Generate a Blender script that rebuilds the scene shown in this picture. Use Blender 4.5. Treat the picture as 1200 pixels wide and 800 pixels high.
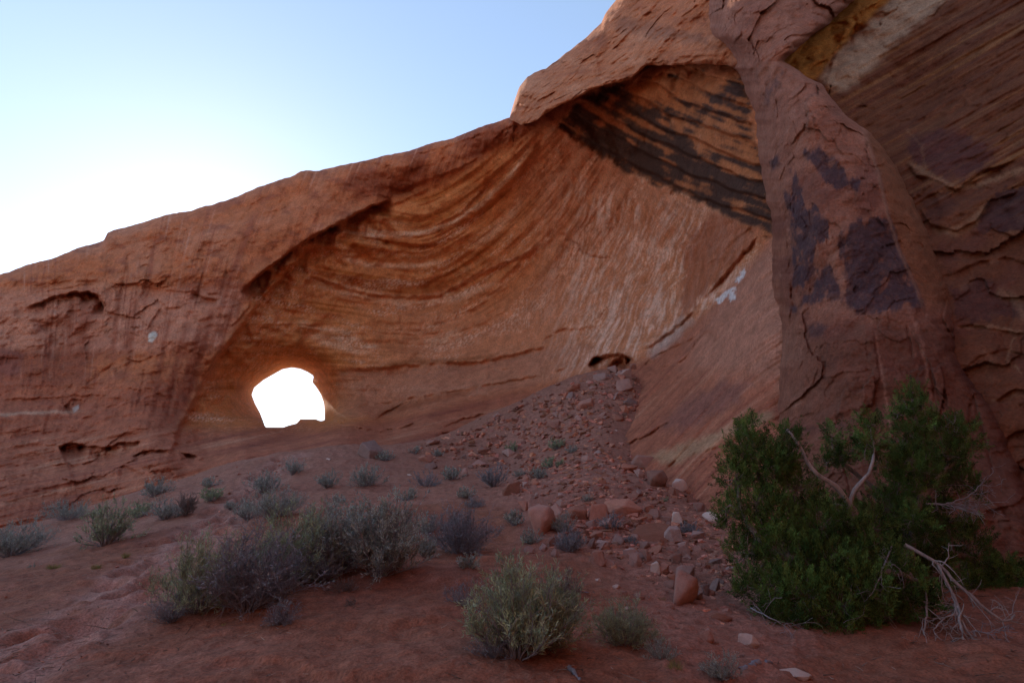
import bpy, math, random
import numpy as np
from mathutils import Vector, Matrix
R = math.radians
for o in list(bpy.data.objects): bpy.data.objects.remove(o)
SC = bpy.context.scene
COL = SC.collection

# ------------------------------------------------------------------ camera, sky, sun, exposure
CAMZ, PITCH, FPX = 1.6, R(15.0), 667.0
cam = bpy.data.cameras.new("camera"); co = bpy.data.objects.new("camera", cam); COL.objects.link(co)
cam.sensor_width = 36.0; cam.lens = 36.0*FPX/1200.0
co.location = (0, 0, CAMZ); co.rotation_euler = (R(90)+PITCH, 0, 0)
cam.clip_start = 0.05; cam.clip_end = 9000
SC.camera = co
SUN_AZ, SUN_EL = -30.0, 20.5           # azimuth from +Y towards +X, elevation
w = bpy.data.worlds.new("World"); SC.world = w; w.use_nodes = True
nt = w.node_tree; bgn = nt.nodes["Background"]
sky = nt.nodes.new("ShaderNodeTexSky"); sky.sky_type = 'NISHITA'; sky.sun_disc = False
sky.sun_elevation = R(SUN_EL); sky.sun_rotation = R(SUN_AZ); sky.altitude = 1400
sky.air_density = 1.0; sky.dust_density = 0.4; sky.ozone_density = 2.4
gm_ = nt.nodes.new("ShaderNodeGamma"); gm_.inputs[1].default_value = 0.70; nt.links.new(sky.outputs[0], gm_.inputs[0])
sc0_ = nt.nodes.new("ShaderNodeVectorMath"); sc0_.operation = 'SCALE'; sc0_.inputs["Scale"].default_value = 1.42; nt.links.new(gm_.outputs[0], sc0_.inputs[0]); tn_ = nt.nodes.new("ShaderNodeVectorMath"); tn_.operation = "MULTIPLY"; tn_.inputs[1].default_value = (1.0, .985, .99); nt.links.new(sc0_.outputs[0], tn_.inputs[0]); nt.links.new(tn_.outputs[0], bgn.inputs[0]); bgn.inputs[1].default_value = 0.15
sl = bpy.data.lights.new("sun", 'SUN'); sl.energy = 5.0; sl.angle = R(0.5); sl.color = (1.0, 0.90, 0.76)
so = bpy.data.objects.new("sun", sl); COL.objects.link(so)
sd_ = Vector((math.sin(R(SUN_AZ))*math.cos(R(SUN_EL)), math.cos(R(SUN_AZ))*math.cos(R(SUN_EL)), math.sin(R(SUN_EL))))
so.rotation_euler = sd_.to_track_quat('Z', 'Y').to_euler()
SC.view_settings.view_transform = 'Standard'; SC.view_settings.look = 'None'
SC.view_settings.exposure = 1.08; SC.view_settings.gamma = 1.0; SC.view_settings.use_curve_mapping = False
SC.cycles.max_bounces = 8; SC.cycles.diffuse_bounces = 5; SC.cycles.transparent_max_bounces = 8
SC.cycles.sample_clamp_indirect = 6
SC.cycles.use_denoising = True

# ------------------------------------------------------------------ numeric helpers
_rs = np.random.RandomState(7)
_P = _rs.permutation(256).astype(np.int32); _P = np.concatenate([_P, _P, _P])
_G = _rs.normal(size=(256, 3)); _G /= np.linalg.norm(_G, axis=1)[:, None]; _G = _G.astype(np.float32)
def perlin(x, y, z):
    x = np.asarray(x, np.float32); y = np.asarray(y, np.float32)+0*x; z = np.asarray(z, np.float32)+0*x
    xi = np.floor(x).astype(np.int32); yi = np.floor(y).astype(np.int32); zi = np.floor(z).astype(np.int32)
    xf = x-xi; yf = y-yi; zf = z-zi; xi &= 255; yi &= 255; zi &= 255
    u = xf*xf*xf*(xf*(xf*6-15)+10); v = yf*yf*yf*(yf*(yf*6-15)+10); s = zf*zf*zf*(zf*(zf*6-15)+10)
    def g(a, b, c):
        h = _P[_P[_P[xi+a]+yi+b]+zi+c] & 255; G = _G[h]
        return G[..., 0]*(xf-a)+G[..., 1]*(yf-b)+G[..., 2]*(zf-c)
    a0 = g(0,0,0); a1 = g(1,0,0); b0 = g(0,1,0); b1 = g(1,1,0)
    c0 = g(0,0,1); c1 = g(1,0,1); d0 = g(0,1,1); d1 = g(1,1,1)
    e = a0+u*(a1-a0); f = b0+u*(b1-b0); h = c0+u*(c1-c0); k = d0+u*(d1-d0)
    e = e+v*(f-e); h = h+v*(k-h)
    return (e+s*(h-e))*1.6
def fbm(x, y, z, o=5, lac=2.03, gain=0.5, ridge=False):
    t = 0; a = 1.0; n = 0
    for i in range(o):
        p = perlin(x*lac**i+13.7*i, y*lac**i-7.1*i, z*lac**i+3.3*i)
        if ridge: p = 1-2*np.abs(p)
        t = t+a*p; n += a; a *= gain
    return t/n
def sstep(a, b, x):
    t = np.clip((x-a)/(b-a), 0, 1); return t*t*(3-2*t)
def mix(a, b, t): return a+(b-a)*t
def tps(pts, vals, scale):
    pts = np.array(pts, float)/scale; vals = np.array(vals, float); n = len(pts)
    def ph(r2): return 0.5*r2*np.log(r2+1e-9)
    d2 = ((pts[:, None]-pts[None])**2).sum(2)
    A = np.zeros((n+3, n+3)); A[:n, :n] = ph(d2)+np.eye(n)*2e-3
    A[:n, n] = 1; A[:n, n+1:] = pts; A[n, :n] = 1; A[n+1:, :n] = pts.T
    W = np.linalg.solve(A, np.concatenate([vals, np.zeros(3)]))
    def f(x, y):
        x = np.asarray(x, float); y = np.asarray(y, float)
        s = x.shape; q = np.stack([x.ravel()/scale, y.ravel()/scale], 1); out = np.empty(len(q))
        for i in range(0, len(q), 40000):
            c = q[i:i+40000]; d = ((c[:, None]-pts[None])**2).sum(2)
            out[i:i+40000] = ph(d)@W[:n]+W[n]+c@W[n+1:]
        return out.reshape(s)
    return f
def ray(u, v):
    cx = (np.asarray(u, float)-600)/FPX; cy = (400-np.asarray(v, float))/FPX
    return cx, math.cos(PITCH)-math.sin(PITCH)*cy, math.sin(PITCH)+math.cos(PITCH)*cy
def world(u, v, Y):
    dx, dy, dz = ray(u, v); t = Y/dy
    return np.stack([dx*t, Y+0*t, CAMZ+dz*t], -1)
def pdist(u, v, poly, closed=False):
    """distance, signed side (+ below when drawn left to right), arc position 0..1"""
    P = np.array(poly, float)
    if closed: P = np.vstack([P, P[:1]])
    L = np.concatenate([[0], np.cumsum(np.hypot(*np.diff(P, axis=0).T))])
    best = np.full(u.shape, 1e9); side = np.zeros(u.shape); arc = np.zeros(u.shape)
    for i in range(len(P)-1):
        a, b = P[i], P[i+1]; d = b-a; l2 = d@d+1e-9
        t = np.clip(((u-a[0])*d[0]+(v-a[1])*d[1])/l2, 0, 1)
        ex = u-(a[0]+t*d[0]); ey = v-(a[1]+t*d[1]); r = np.hypot(ex, ey)
        m = r < best-1e-6
        best = np.where(m, r, best); cr = d[0]*(v-a[1])-d[1]*(u-a[0])
        side = np.where(m, np.sign(cr), side); arc = np.where(m, (L[i]+t*math.sqrt(l2))/L[-1], arc)
    return best, side, arc
def inside(u, v, poly):
    P = np.array(poly, float); r = np.zeros(u.shape, bool); j = len(P)-1
    for i in range(len(P)):
        xi, yi = P[i]; xj, yj = P[j]
        if yi != yj: r ^= ((yi > v) != (yj > v)) & (u < (xj-xi)*(v-yi)/(yj-yi)+xi)
        j = i
    return r
def box_(u, v, poly, m):
    P = np.array(poly, float)
    return (u > P[:, 0].min()-m) & (u < P[:, 0].max()+m) & (v > P[:, 1].min()-m) & (v < P[:, 1].max()+m)
FS = .8
def feat(Y, u, v, poly, amp, near=3, far=40, taper=.15, up=0.0, jag=2.5):
    """a ledge: below the line the rock steps back by amp metres and recovers over far pixels"""
    k = box_(u, v, poly, far*3+10); uu = u[k]; vv = v[k]
    j = fbm(uu/9, vv/9, 0*uu+5, 3)*jag
    d, s, a = pdist(uu, vv, poly); sd = d*s+j
    tp = sstep(0, taper, a)*sstep(0, taper, 1-a) if taper > 0 else 1
    endc = np.where((a <= 0) | (a >= 1), np.exp(-d/8), 1)
    o = amp*sstep(-near*.3, near, sd)*np.exp(-np.maximum(sd, 0)/far)-up*sstep(-14, -1, sd)*(sd < 0)*1.0
    br = .35+.65*sstep(-.35, .25, fbm(uu/28, vv/28, 0*uu+amp*7, 3))
    Y[k] += o*tp*endc*br*FS
def crack(Y, u, v, poly, amp, wd=1.6, jag=3):
    k = box_(u, v, poly, wd*4+8); uu = u[k]; vv = v[k]
    j = fbm(uu/12, vv/12, 0*uu+9, 3)*jag
    d, s, a = pdist(uu, vv, poly); sd = d*s+j
    Y[k] += amp*np.exp(-(sd/wd)**2)*sstep(0, .12, a)*sstep(0, .12, 1-a)
def patch(u, v, poly, soft=2.0, rag=6.0, sc=14.0, seed=0, tall=1.0):
    """0..1 mask of a ragged stain"""
    out = np.zeros(u.shape); k = box_(u, v, poly, rag*2+soft*3); uu = u[k]; vv = v[k]
    if not len(uu): return out
    d, s, a = pdist(uu, vv, poly, True); ins = inside(uu, vv, poly)
    sd = np.where(ins, d, -d)+fbm(uu/sc, vv/sc/tall, 0*uu+seed, 5, gain=.6)*rag
    out[k] = sstep(-soft, soft, sd); return out
def facets(x, y, z, seed=0):
    """fractured-rock relief: every cell is a tilted flat face"""
    w_ = [fbm(x*1.3+k_, y*1.3, z*1.3, 4)*.42 for k_ in (0, 9, 17)]; x = np.asarray(x, float)+w_[0]; y = y+w_[1]; z = z+w_[2]; xi = np.floor(x).astype(int); yi = np.floor(y).astype(int); zi = np.floor(z).astype(int)
    best = np.full(x.shape, 1e9); h = np.zeros(x.shape)
    rs = np.random.RandomState(99+seed); J = rs.rand(256, 3); N = rs.normal(size=(256, 3))*.55; O = rs.normal(size=256)*.18
    for a in (-1, 0, 1):
        for b in (-1, 0, 1):
            for c in (-1, 0, 1):
                k = _P[_P[_P[(xi+a) & 255]+((yi+b) & 255)]+((zi+c) & 255)] & 255; j = J[k]
                dx = x-(xi+a+j[..., 0]); dy = y-(yi+b+j[..., 1]); dz = z-(zi+c+j[..., 2]); d = dx*dx+dy*dy+dz*dz; m = d < best
                best = np.where(m, d, best); n = N[k]; h = np.where(m, O[k]+dx*n[..., 0]+dy*n[..., 1]+dz*n[..., 2], h)
    return h
def lut(poly, x):
    P = np.array(poly, float); return np.interp(x, P[:, 0], P[:, 1])
def cmix(C, col, m): 
    m = np.clip(m, 0, 1)[..., None]; return C*(1-m)+np.array(col)*m
def grid_faces(nr, nc, keep=None):
    i = np.arange(nr-1)[:, None]*nc+np.arange(nc-1)[None]
    F = np.stack([i, i+1, i+1+nc, i+nc], -1).reshape(-1, 4)
    return F if keep is None else F[keep.ravel()]
def make_mesh(name, V, F, mat, cols=None, smooth=True, parent=None, mats=None, fm=None):
    V = np.asarray(V, np.float32).reshape(-1, 3); F = np.asarray(F, np.int32)
    k = F.shape[1]; me = bpy.data.meshes.new(name)
    me.vertices.add(len(V)); me.vertices.foreach_set("co", V.ravel())
    me.loops.add(F.size); me.loops.foreach_set("vertex_index", F.ravel())
    me.polygons.add(len(F)); me.polygons.foreach_set("loop_start", np.arange(0, F.size, k, dtype=np.int32))
    try: me.polygons.foreach_set("loop_total", np.full(len(F), k, np.int32))
    except Exception: pass
    me.polygons.foreach_set("use_smooth", np.full(len(F), smooth))
    if fm is not None: me.polygons.foreach_set("material_index", np.asarray(fm, np.int32))
    if cols is not None:
        a = me.color_attributes.new("Col", 'FLOAT_COLOR', 'POINT')
        c = np.ones((len(V), 4), np.float32); cc_ = np.asarray(cols, float).reshape(-1, 3)
        if mat is M_sand: cc_ = cc_*.9
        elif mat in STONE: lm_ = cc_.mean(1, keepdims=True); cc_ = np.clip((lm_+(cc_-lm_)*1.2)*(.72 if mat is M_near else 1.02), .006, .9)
        c[:, :3] = cc_; a.data.foreach_set("color", c.ravel())
    for m in (mats or [mat]): me.materials.append(m)
    me.update(calc_edges=True); me.validate()
    o = bpy.data.objects.new(name, me); COL.objects.link(o)
    if parent: o.parent = parent
    return o
STONE = set()
def tag(o, label=None, cat=None, group=None, kind=None):
    for k, x in (("label", label), ("category", cat), ("group", group), ("kind", kind)):
        if x: o[k] = x
    return o

# ------------------------------------------------------------------ materials
def new_mat(name, rough=.92, spec=.2):
    m = bpy.data.materials.new(name); m.use_nodes = True; b = m.node_tree.nodes["Principled BSDF"]
    b.inputs["Roughness"].default_value = rough
    b.inputs["Specular IOR Level"].default_value = spec
    return m, m.node_tree, b
def nd(nt, t, **kw):
    n = nt.nodes.new(t)
    for k, x in kw.items():
        if k in n.inputs.keys(): n.inputs[k].default_value = x
        else: setattr(n, k, x)
    return n
def mathn(nt, op, a, b=None, c=None):
    n = nt.nodes.new("ShaderNodeMath"); n.operation = op
    for i, x in enumerate((a, b, c)):
        if x is None: continue
        if isinstance(x, (int, float)): n.inputs[i].default_value = x
        else: nt.links.new(x, n.inputs[i])
    return n.outputs[0]
def rock_material(name, grain=1.0, bump=.05, attr=True, color=(.35, .14, .08), objvar=0.0, pock=.3, contrast=.35, stretch=(1, 1, 1)):
    m, nt, b = new_mat(name); L = nt.links
    g = nd(nt, "ShaderNodeNewGeometry"); pos = g.outputs["Position"]
    if not attr:
        tc = nd(nt, "ShaderNodeTexCoord"); pos = tc.outputs["Object"]
    mp = nd(nt, "ShaderNodeMapping"); mp.inputs["Scale"].default_value = stretch; L.new(pos, mp.inputs[0])
    n1 = nd(nt, "ShaderNodeTexNoise", Scale=1.1*grain, Detail=9.0, Roughness=.62); L.new(mp.outputs[0], n1.inputs["Vector"])
    n2 = nd(nt, "ShaderNodeTexNoise", Scale=7.0*grain, Detail=8.0, Roughness=.72); L.new(mp.outputs[0], n2.inputs["Vector"])
    vo = nd(nt, "ShaderNodeTexVoronoi", Scale=3.2*grain); vo.feature = 'DISTANCE_TO_EDGE'; 
    wv = nd(nt, "ShaderNodeVectorMath", operation='MULTIPLY_ADD'); L.new(n1.outputs["Color"], wv.inputs[0]); wv.inputs[1].default_value = (.9, .9, .9); L.new(mp.outputs[0], wv.inputs[2])
    L.new(wv.outputs[0], vo.inputs["Vector"])
    f = mathn(nt, 'MULTIPLY_ADD', n1.outputs[0], contrast*1.3, 1-contrast*.65)
    f2 = mathn(nt, 'MULTIPLY_ADD', n2.outputs[0], contrast*2.2, 1-contrast*1.1)
    f = mathn(nt, 'MULTIPLY', f, f2)
    if attr:
        at = nd(nt, "ShaderNodeAttribute", attribute_name="Col"); base = at.outputs["Color"]
    else:
        rg = nd(nt, "ShaderNodeRGB"); rg.outputs[0].default_value = (*color, 1); base = rg.outputs[0]
        if objvar:
            oi = nd(nt, "ShaderNodeObjectInfo")
            hs = nd(nt, "ShaderNodeHueSaturation"); L.new(base, hs.inputs["Color"])
            L.new(mathn(nt, 'MULTIPLY_ADD', oi.outputs["Random"], objvar*1.3, 1-objvar*.6), hs.inputs["Value"])
            L.new(mathn(nt, 'MULTIPLY_ADD', mathn(nt, 'FRACT', mathn(nt, 'MULTIPLY', oi.outputs["Random"], 17.3)), .45, .62), hs.inputs["Saturation"])
            base = hs.outputs[0]
    vm = nd(nt, "ShaderNodeVectorMath", operation='SCALE'); L.new(base, vm.inputs[0]); L.new(f, vm.inputs["Scale"])
    L.new(vm.outputs[0], b.inputs["Base Color"])
    h = mathn(nt, 'MULTIPLY_ADD', n2.outputs[0], .35, n1.outputs[0])
    e = mathn(nt, 'MINIMUM', vo.outputs["Distance"], .06)
    h = mathn(nt, 'MULTIPLY_ADD', e, pock*6, h)
    bp = nd(nt, "ShaderNodeBump", Strength=1.0, Distance=bump); L.new(h, bp.inputs["Height"]); L.new(bp.outputs[0], b.inputs["Normal"])
    return m
M_cliff = rock_material("sandstone", 1.5, .13, pock=.03, contrast=.85)
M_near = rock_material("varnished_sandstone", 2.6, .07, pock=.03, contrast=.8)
M_sand = rock_material("red_sand", 6.0, .05, pock=0, contrast=1.2)
M_rock = rock_material("red_rock", 3.0, .03, attr=False, color=(.36, .155, .105), objvar=.5, pock=.15, contrast=.5)
M_pale = rock_material("pale_rock", 4.0, .02, attr=False, color=(.62, .45, .38), pock=.2)

STONE.update((M_cliff, M_near, M_sand))
# ------------------------------------------------------------------ the sandstone fin with its alcove and window
RIDGE = [(-400,420),(-260,392),(-120,352),(0,322),(30,311),(60,303),(95,290),(122,281),(126,274),(150,268),(180,258),(205,250),(225,248),(240,241),(262,236),(290,225),
         (320,213),(345,206),(352,201),(375,199),(400,194),(430,188),(450,182),(480,177),(500,170),(530,162),(560,150),(582,143),(597,138),(625,122),(645,112),
         (700,85),(760,58),(860,30),(980,10)]
HOLE = [(295,462.5),(298,454),(309,445),(323,437),(331,432.5),(342,430.5),(352,432),(361,436),(367,440),(368.5,445),(366,447.5),(371,454),(376,462),(379.5,472),
        (380.5,482),(380.5,492.5),(375,493),(370,491),(352,491),(347.5,496),(339,498),(332,500.5),(311,500.5),(308,492),(305,484),(299,473)]
YA = [(-260,420,40),(-260,600,30),(0,322,36),(0,420,33),(0,520,29),(0,600,24),(0,680,22),(125,276,38),(100,400,34.5),(100,500,31),(100,575,27),(100,680,23),(245,243,38),(200,380,35),
      (180,470,32),(190,545,27),(180,650,24),(350,203,37),(280,300,36),(250,400,35.5),(230,500,33),(230,600,27.5),(450,182,36),(400,225,36),(590,140,31.5),(520,170,34.5),
      (300,400,39),(285,440,39.5),(270,490,37),(285,530,27.6),(340,415,41.5),(400,440,42.5),(400,480,41),(340,503,40),(340,530,27.4),(400,521,27.6),(340,600,26),
      (450,488,41),(450,440,43),(550,464,39),(550,420,42.5),(640,449,35.5),(640,400,39.5),(712,424,31),(740,370,32),(400,350,41.5),(500,330,43),(600,300,41),(700,300,36.5),(800,300,28.5),
      (400,290,38.5),(460,260,38.5),(550,220,36.5),(640,200,34),(600,160,32.5),(750,220,29.5),(850,255,21.5),(640,136,29.8),(690,120,27.6),(760,100,24.0),(850,88,19.6),(750,150,26.2),(800,125,22.6),(860,180,19.6),(890,130,17.9),(905,220,17.6),
      (790,385,27.5),(850,330,22),(900,330,17.5),(900,400,15.8),(840,420,20),(780,450,23.5),(720,480,25.5),(640,500,30.5),(550,490,35),(480,515,30.5),
      (600,560,24),(740,540,18.8),(800,500,18.3),(880,500,14.6),(850,560,13.6),(905,560,11.8),(850,605,11.7),(920,650,10.4),(700,600,19),(780,650,14),(980,500,14.5),(980,300,17.5),(980,150,20),(980,20,21),
      (700,30,29),(860,20,24)]
fA = tps([(a, b) for a, b, c in YA], [math.log(c) for a, b, c in YA], 150.)
us = np.concatenate([np.arange(-400, -12, 8), np.arange(-12, 966, 1.35), [970, 980]])
tr = np.linspace(0, 1, 390)
vt = lut(RIDGE, us)+(fbm(us/26, us*0+1, us*0, 5, gain=.6)*3.0)*(1-.0*us)
vt -= 3.5*sstep(119, 127, us)*sstep(260, 128, us)*.6
U = np.repeat(us[None], len(tr), 0); vb = np.full(us.shape, 690.0)
V = vt[None]+(vb-vt)[None]*(tr[:, None]**1.0)
NR, NC = U.shape
hd, hs, ha = np.full(U.shape, 999.), None, None
k = (U > 200) & (U < 500) & (V > 380) & (V < 560)
hd_, _, _ = pdist(U[k], V[k], HOLE, True); hi = inside(U[k], V[k], HOLE); hd[k] = np.where(hi, -hd_, hd_)
keepv = hd > 0
F = grid_faces(NR, NC)
F = F[keepv.ravel()[F].any(1)]
# snap the vertices just inside the hole to its outline
P = np.array(HOLE+HOLE[:1], float); sn = (~keepv) & (hd > -4)
uu, vv = U[sn], V[sn]; bd = np.full(uu.shape, 1e9); bu = uu.copy(); bv = vv.copy()
for i in range(len(P)-1):
    a, d = P[i], P[i+1]-P[i]; t = np.clip(((uu-a[0])*d[0]+(vv-a[1])*d[1])/(d@d), 0, 1)
    x = a[0]+t*d[0]; y = a[1]+t*d[1]; r = np.hypot(uu-x, vv-y); m = r < bd
    bd = np.where(m, r, bd); bu = np.where(m, x, bu); bv = np.where(m, y, bv)
U[sn] = bu; V[sn] = bv; hdc = np.maximum(np.where(sn, 0, hd), 0)
Y = np.exp(fA(U, V))

def Rn(s): return mix(np.zeros_like(U), 1, s)
# regions (soft weights) in surface coordinates
LIP = [(462,232),(430,243),(400,259),(372,274),(345,290),(318,310),(296,328),(278,346)][::-1]
LIP2 = [(195,545),(208,505),(222,478),(240,442),(262,408),(285,378),(305,350),(332,322),(370,290)]
d1, s1, a1 = pdist(U, V, [(150,640),(195,545),(208,505),(222,478),(240,442),(262,408),(280,378),(290,350),(318,318),(345,296),(400,262),(462,236),(520,216),(560,190),(600,165),(700,120)])
sdl = d1*s1
wAlc = sstep(-10, 14, sdl)*sstep(905, 860, U)*sstep(120, 150, V-0*U)          # inside the alcove
slick = sstep(-12, 12, V-np.interp(U, [0,380,450,550,640,712,760,790,840,890,960], [505,503,492,466,451,430,420,398,355,300,210]))   # floor and ramp
wLeft = (1-sstep(-10, 14, sdl))
wVar = patch(U, V, [(655,150),(668,128),(690,108),(720,98),(760,90),(800,84),(865,78),(880,110),(880,160),(905,200),(910,280),(870,262),(840,247),(790,224),(740,203),(700,182)], 5, 14, 16, 3)

# bedding coordinate of the alcove: bowl-shaped bands
h = np.where(U > 490, (np.abs(U-490)/140)**1.45*100, (np.abs(U-490)/130)**1.3*24)
sA = V+h*np.interp(V+.35*h, [250, 330, 400, 440, 480], [1.0, .85, .5, .15, .03])
sS = V+.62*(U-740)*(U > 740)+.22*(U-740)*(U < 740)+60*sstep(700, 900, U)   # ramp bedding
sL = V-.03*U                                                             # left wall, level bedding
sV = V-.47*U-12*np.sin(np.clip((U-660)/240, 0, 1)*3.14)                    # varnish ledges
near_r = Y/40
gA = 1/(1+np.gradient(sA, axis=1)**2/np.maximum(np.gradient(U, axis=1), .5)**2)
# broad swells and terraces
X3 = world(U, V, Y)
Y += 1.1*near_r*fbm(X3[..., 0]/7, X3[..., 1]/7, X3[..., 2]/6, 4)*sstep(0, 30, hdc)
Y += wAlc*(1-slick)*(1-wVar)*near_r*gA*(.5*perlin(sA/19, U/200, 3+0*U)+.13*perlin(sA/6.5, U/80, 5+0*U)+.08*perlin(sA/2.6, U/40, 8+0*U))
fa_ = facets(X3[..., 0]/2.6, X3[..., 1]/2.6, X3[..., 2]/1.9)
Y += near_r*(wLeft*.16+wAlc*.05+slick*.06)*fa_*(.4+1.2*sstep(-.1, .3, fbm(X3[..., 0]/6, X3[..., 1]/6, X3[..., 2]/6+3, 3)))*sstep(2, 20, hdc)
Y += wLeft*near_r*.6*fbm(X3[..., 0]/3.2, X3[..., 1]/3.2, X3[..., 2]/2.6, 5, gain=.6)
Y += wLeft*near_r*(.5*perlin(sL/40, U/160, 1+0*U)+.16*perlin(sL/9, U/90, 2+0*U)*sstep(400, 520, V)+.2*fbm((U+.25*(V-300))/10, V/120, 4+0*U, 4))
Y += slick*near_r*(.42*perlin(sS/17, U/160, 3+0*U)+.2*perlin(sS/6.0, U/90, 6+0*U)+.1*perlin(sS/2.7, U/50, 9+0*U))
fr = fbm(X3[..., 0]/1.6, X3[..., 1]/1.6, X3[..., 2]/1.3, 5, gain=.55, ridge=True)
Y += .32*near_r*fr*(.5+.9*sstep(-.1, .4, fbm(X3[..., 0]/9+4, X3[..., 1]/9, X3[..., 2]/9, 3)))*sstep(0, 12, hdc)
qf = U+.38*(V-300)+9*fbm(U/60, V/60, 3+0*U, 3)                                                        # fan flutes below the varnish
wFan = (1-wVar)*sstep(610, 700, U)*sstep(905, 850, U)*sstep(190, 225, V-.25*(U-700)-10)*(1-slick)
Y += wFan*near_r*(.3*fbm(qf/13, V/60, 2+0*U, 4)+.05*perlin(qf/3.6, V/30, 1+0*U))
# stepped ledges of the black band
lv = sV/21.0+.5*fbm(U/50, V/50, 0*U, 4); fl = lv-np.floor(lv)
Y += wVar*near_r*.8*(sstep(0, .14, fl)-fl)

Y += near_r*wAlc*(1-slick)*(1-wVar)*.05*perlin(sA/1.5, U/45, 88+0*U)
FS = 1
feat(Y, U, V, LIP, 3.4, near=3, far=44, taper=.12, up=.5)
FS = .62
feat(Y, U, V, LIP2, 2.6, near=5, far=60, taper=.15, up=.3)
feat(Y, U, V, [(285,352),(315,330),(350,303),(372,288)], 1.2, near=3, far=20)
feat(Y, U, V, [(440,262),(450,243),(478,232),(505,220)], .8, near=3, far=20)
feat(Y, U, V, [(385,271),(440,279),(480,286),(508,287),(535,276)], 1.0, near=2, far=16)
feat(Y, U, V, [(500,225),(512,262),(540,250),(565,222),(572,198)], .7, near=3, far=20)
feat(Y, U, V, [(350,318),(385,330),(430,344),(475,348),(515,346),(545,330),(575,314),(612,299),(648,276)], 1.1, near=2.5, far=26)
feat(Y, U, V, [(520,268),(550,255),(580,232),(607,205),(628,170),(640,150)], .8, near=4, far=24)
feat(Y, U, V, [(395,430),(430,432),(470,428),(510,424),(560,424),(620,410),(660,398)], 1.8, near=4, far=22)
feat(Y, U, V, [(560,180),(575,168),(592,150),(610,143)], .8, near=2, far=14)
feat(Y, U, V, [(395,195),(450,190),(520,172),(590,147)], .5, near=2, far=9)
feat(Y, U, V, [(440,215),(470,222),(500,210),(540,196),(566,180)], .6, near=2, far=14)
feat(Y, U, V, [(630,400),(655,385),(690,383),(703,368),(718,352)], 1.1, near=4, far=22)
feat(Y, U, V, [(590,455),(575,432),(598,430),(612,440)], .5, near=3, far=14)
feat(Y, U, V, [(404,480),(430,472),(458,470),(500,462),(560,452),(640,438),(690,420)], 1.5, near=3, far=14)
feat(Y, U, V, [(438,492),(455,480),(475,470),(500,468)], 1.6, near=2, far=12)
feat(Y, U, V, [(370,486),(400,495),(440,505),(475,500),(492,489)], 1.3, near=1.5, far=10)
feat(Y, U, V, [(515,500),(548,489),(575,482)], 1.2, near=1.5, far=8)
feat(Y, U, V, [(490,522),(515,508),(545,503),(570,494)], 1.1, near=1.5, far=8)
FS = .5
feat(Y, U, V, [(28,362),(60,348),(90,341),(112,343),(122,355),(124,375)], 4.2, near=2.5, far=34, up=.5)
feat(Y, U, V, [(0,410),(30,413),(65,402),(88,382),(104,372)], -.6, near=4, far=40)
feat(Y, U, V, [(10,334),(60,331),(100,328),(150,332),(200,340),(248,343),(285,350)], .45, near=2, far=14)
feat(Y, U, V, [(226,343),(240,349),(256,351)], 1.5, near=2, far=8)
feat(Y, U, V, [(170,388),(176,378),(184,366),(188,360)], .8, near=2, far=10)
feat(Y, U, V, [(280,340),(292,347),(294,360),(270,385)], -.6, near=2, far=20)
feat(Y, U, V, [(0,432),(40,427),(90,424),(150,421),(210,424)], -.5, near=5, far=50)
feat(Y, U, V, [(74,476),(84,468),(96,467),(99,474)], 1.3, near=2, far=8, taper=.05)
feat(Y, U, V, [(35,508),(60,490),(78,474),(84,468)], .4, near=5, far=14)
feat(Y, U, V, [(68,524),(82,518),(100,521),(122,524),(140,518),(165,517)], 4.0, near=2, far=18, taper=.05)
feat(Y, U, V, [(150,536),(175,526),(205,527),(235,535)], 2.2, near=2, far=9)
feat(Y, U, V, [(140,545),(152,547),(168,556)], .9, near=2, far=7)
feat(Y, U, V, [(188,552),(200,550),(206,556)], .9, near=2, far=6)
for i in range(11):
    a = random.Random(i).uniform; R_ = random.Random(40+i)
    v0 = 438+i*13.5+R_.uniform(-4, 4); x0 = R_.uniform(-40, 60)
    feat(Y, U, V, [(x0, v0), (x0+70, v0-R_.uniform(-2, 4)), (x0+150, v0+R_.uniform(-6, 4)), (x0+R_.uniform(170, 230), v0+R_.uniform(-2, 9))], R_.uniform(.15, .5), near=2, far=9)
crack(Y, U, V, [(135,425),(115,440),(100,452)], .25, 2)
for i, (x, y) in enumerate([(150,298),(175,300),(205,290),(240,300),(268,300),(205,440),(170,430)]):
    crack(Y, U, V, [(x, y), (x-3, y+22), (x-9, y+50)], .18, 1.6)
FS = .9
feat(Y, U, V, [(688,430),(695,419),(710,415),(730,415),(744,421)], 6, near=2.5, far=20, taper=.1)
feat(Y, U, V, [(745,432),(775,412),(812,396),(830,378),(842,373)], .55, near=1.5, far=14)
feat(Y, U, V, [(700,530),(730,521),(760,508),(775,498),(790,490)], .5, near=1.5, far=10)
feat(Y, U, V, [(770,430),(800,422),(812,405),(832,380)], .4, near=1.5, far=7)
feat(Y, U, V, [(820,540),(845,530),(880,515),(905,500)], .2, near=2, far=12)
feat(Y, U, V, [(760,556),(800,535),(850,520),(900,490)], .2, near=2, far=12)
feat(Y, U, V, [(735,420),(760,405),(790,385),(815,360),(850,320),(893,270)], .9, near=3, far=26)
feat(Y, U, V, [(822,318),(840,300),(868,275),(885,262)], .3, near=2, far=10)
crack(Y, U, V, [(655,272),(672,284),(690,300),(720,305)], .35, 1.5)
# reveal of the window: the wall turns away around it (not along its sill)
ang = np.interp(U+0*V, [0, 999], [1, 1])*sstep(500, 486, V)
Y += (5.6*np.exp(-hdc/9.0)+1.2*np.exp(-hdc/22.))*ang*(hd < 90)
Y += .5*np.exp(-hdc/4.0)*(1-ang)*(hd < 60)
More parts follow.
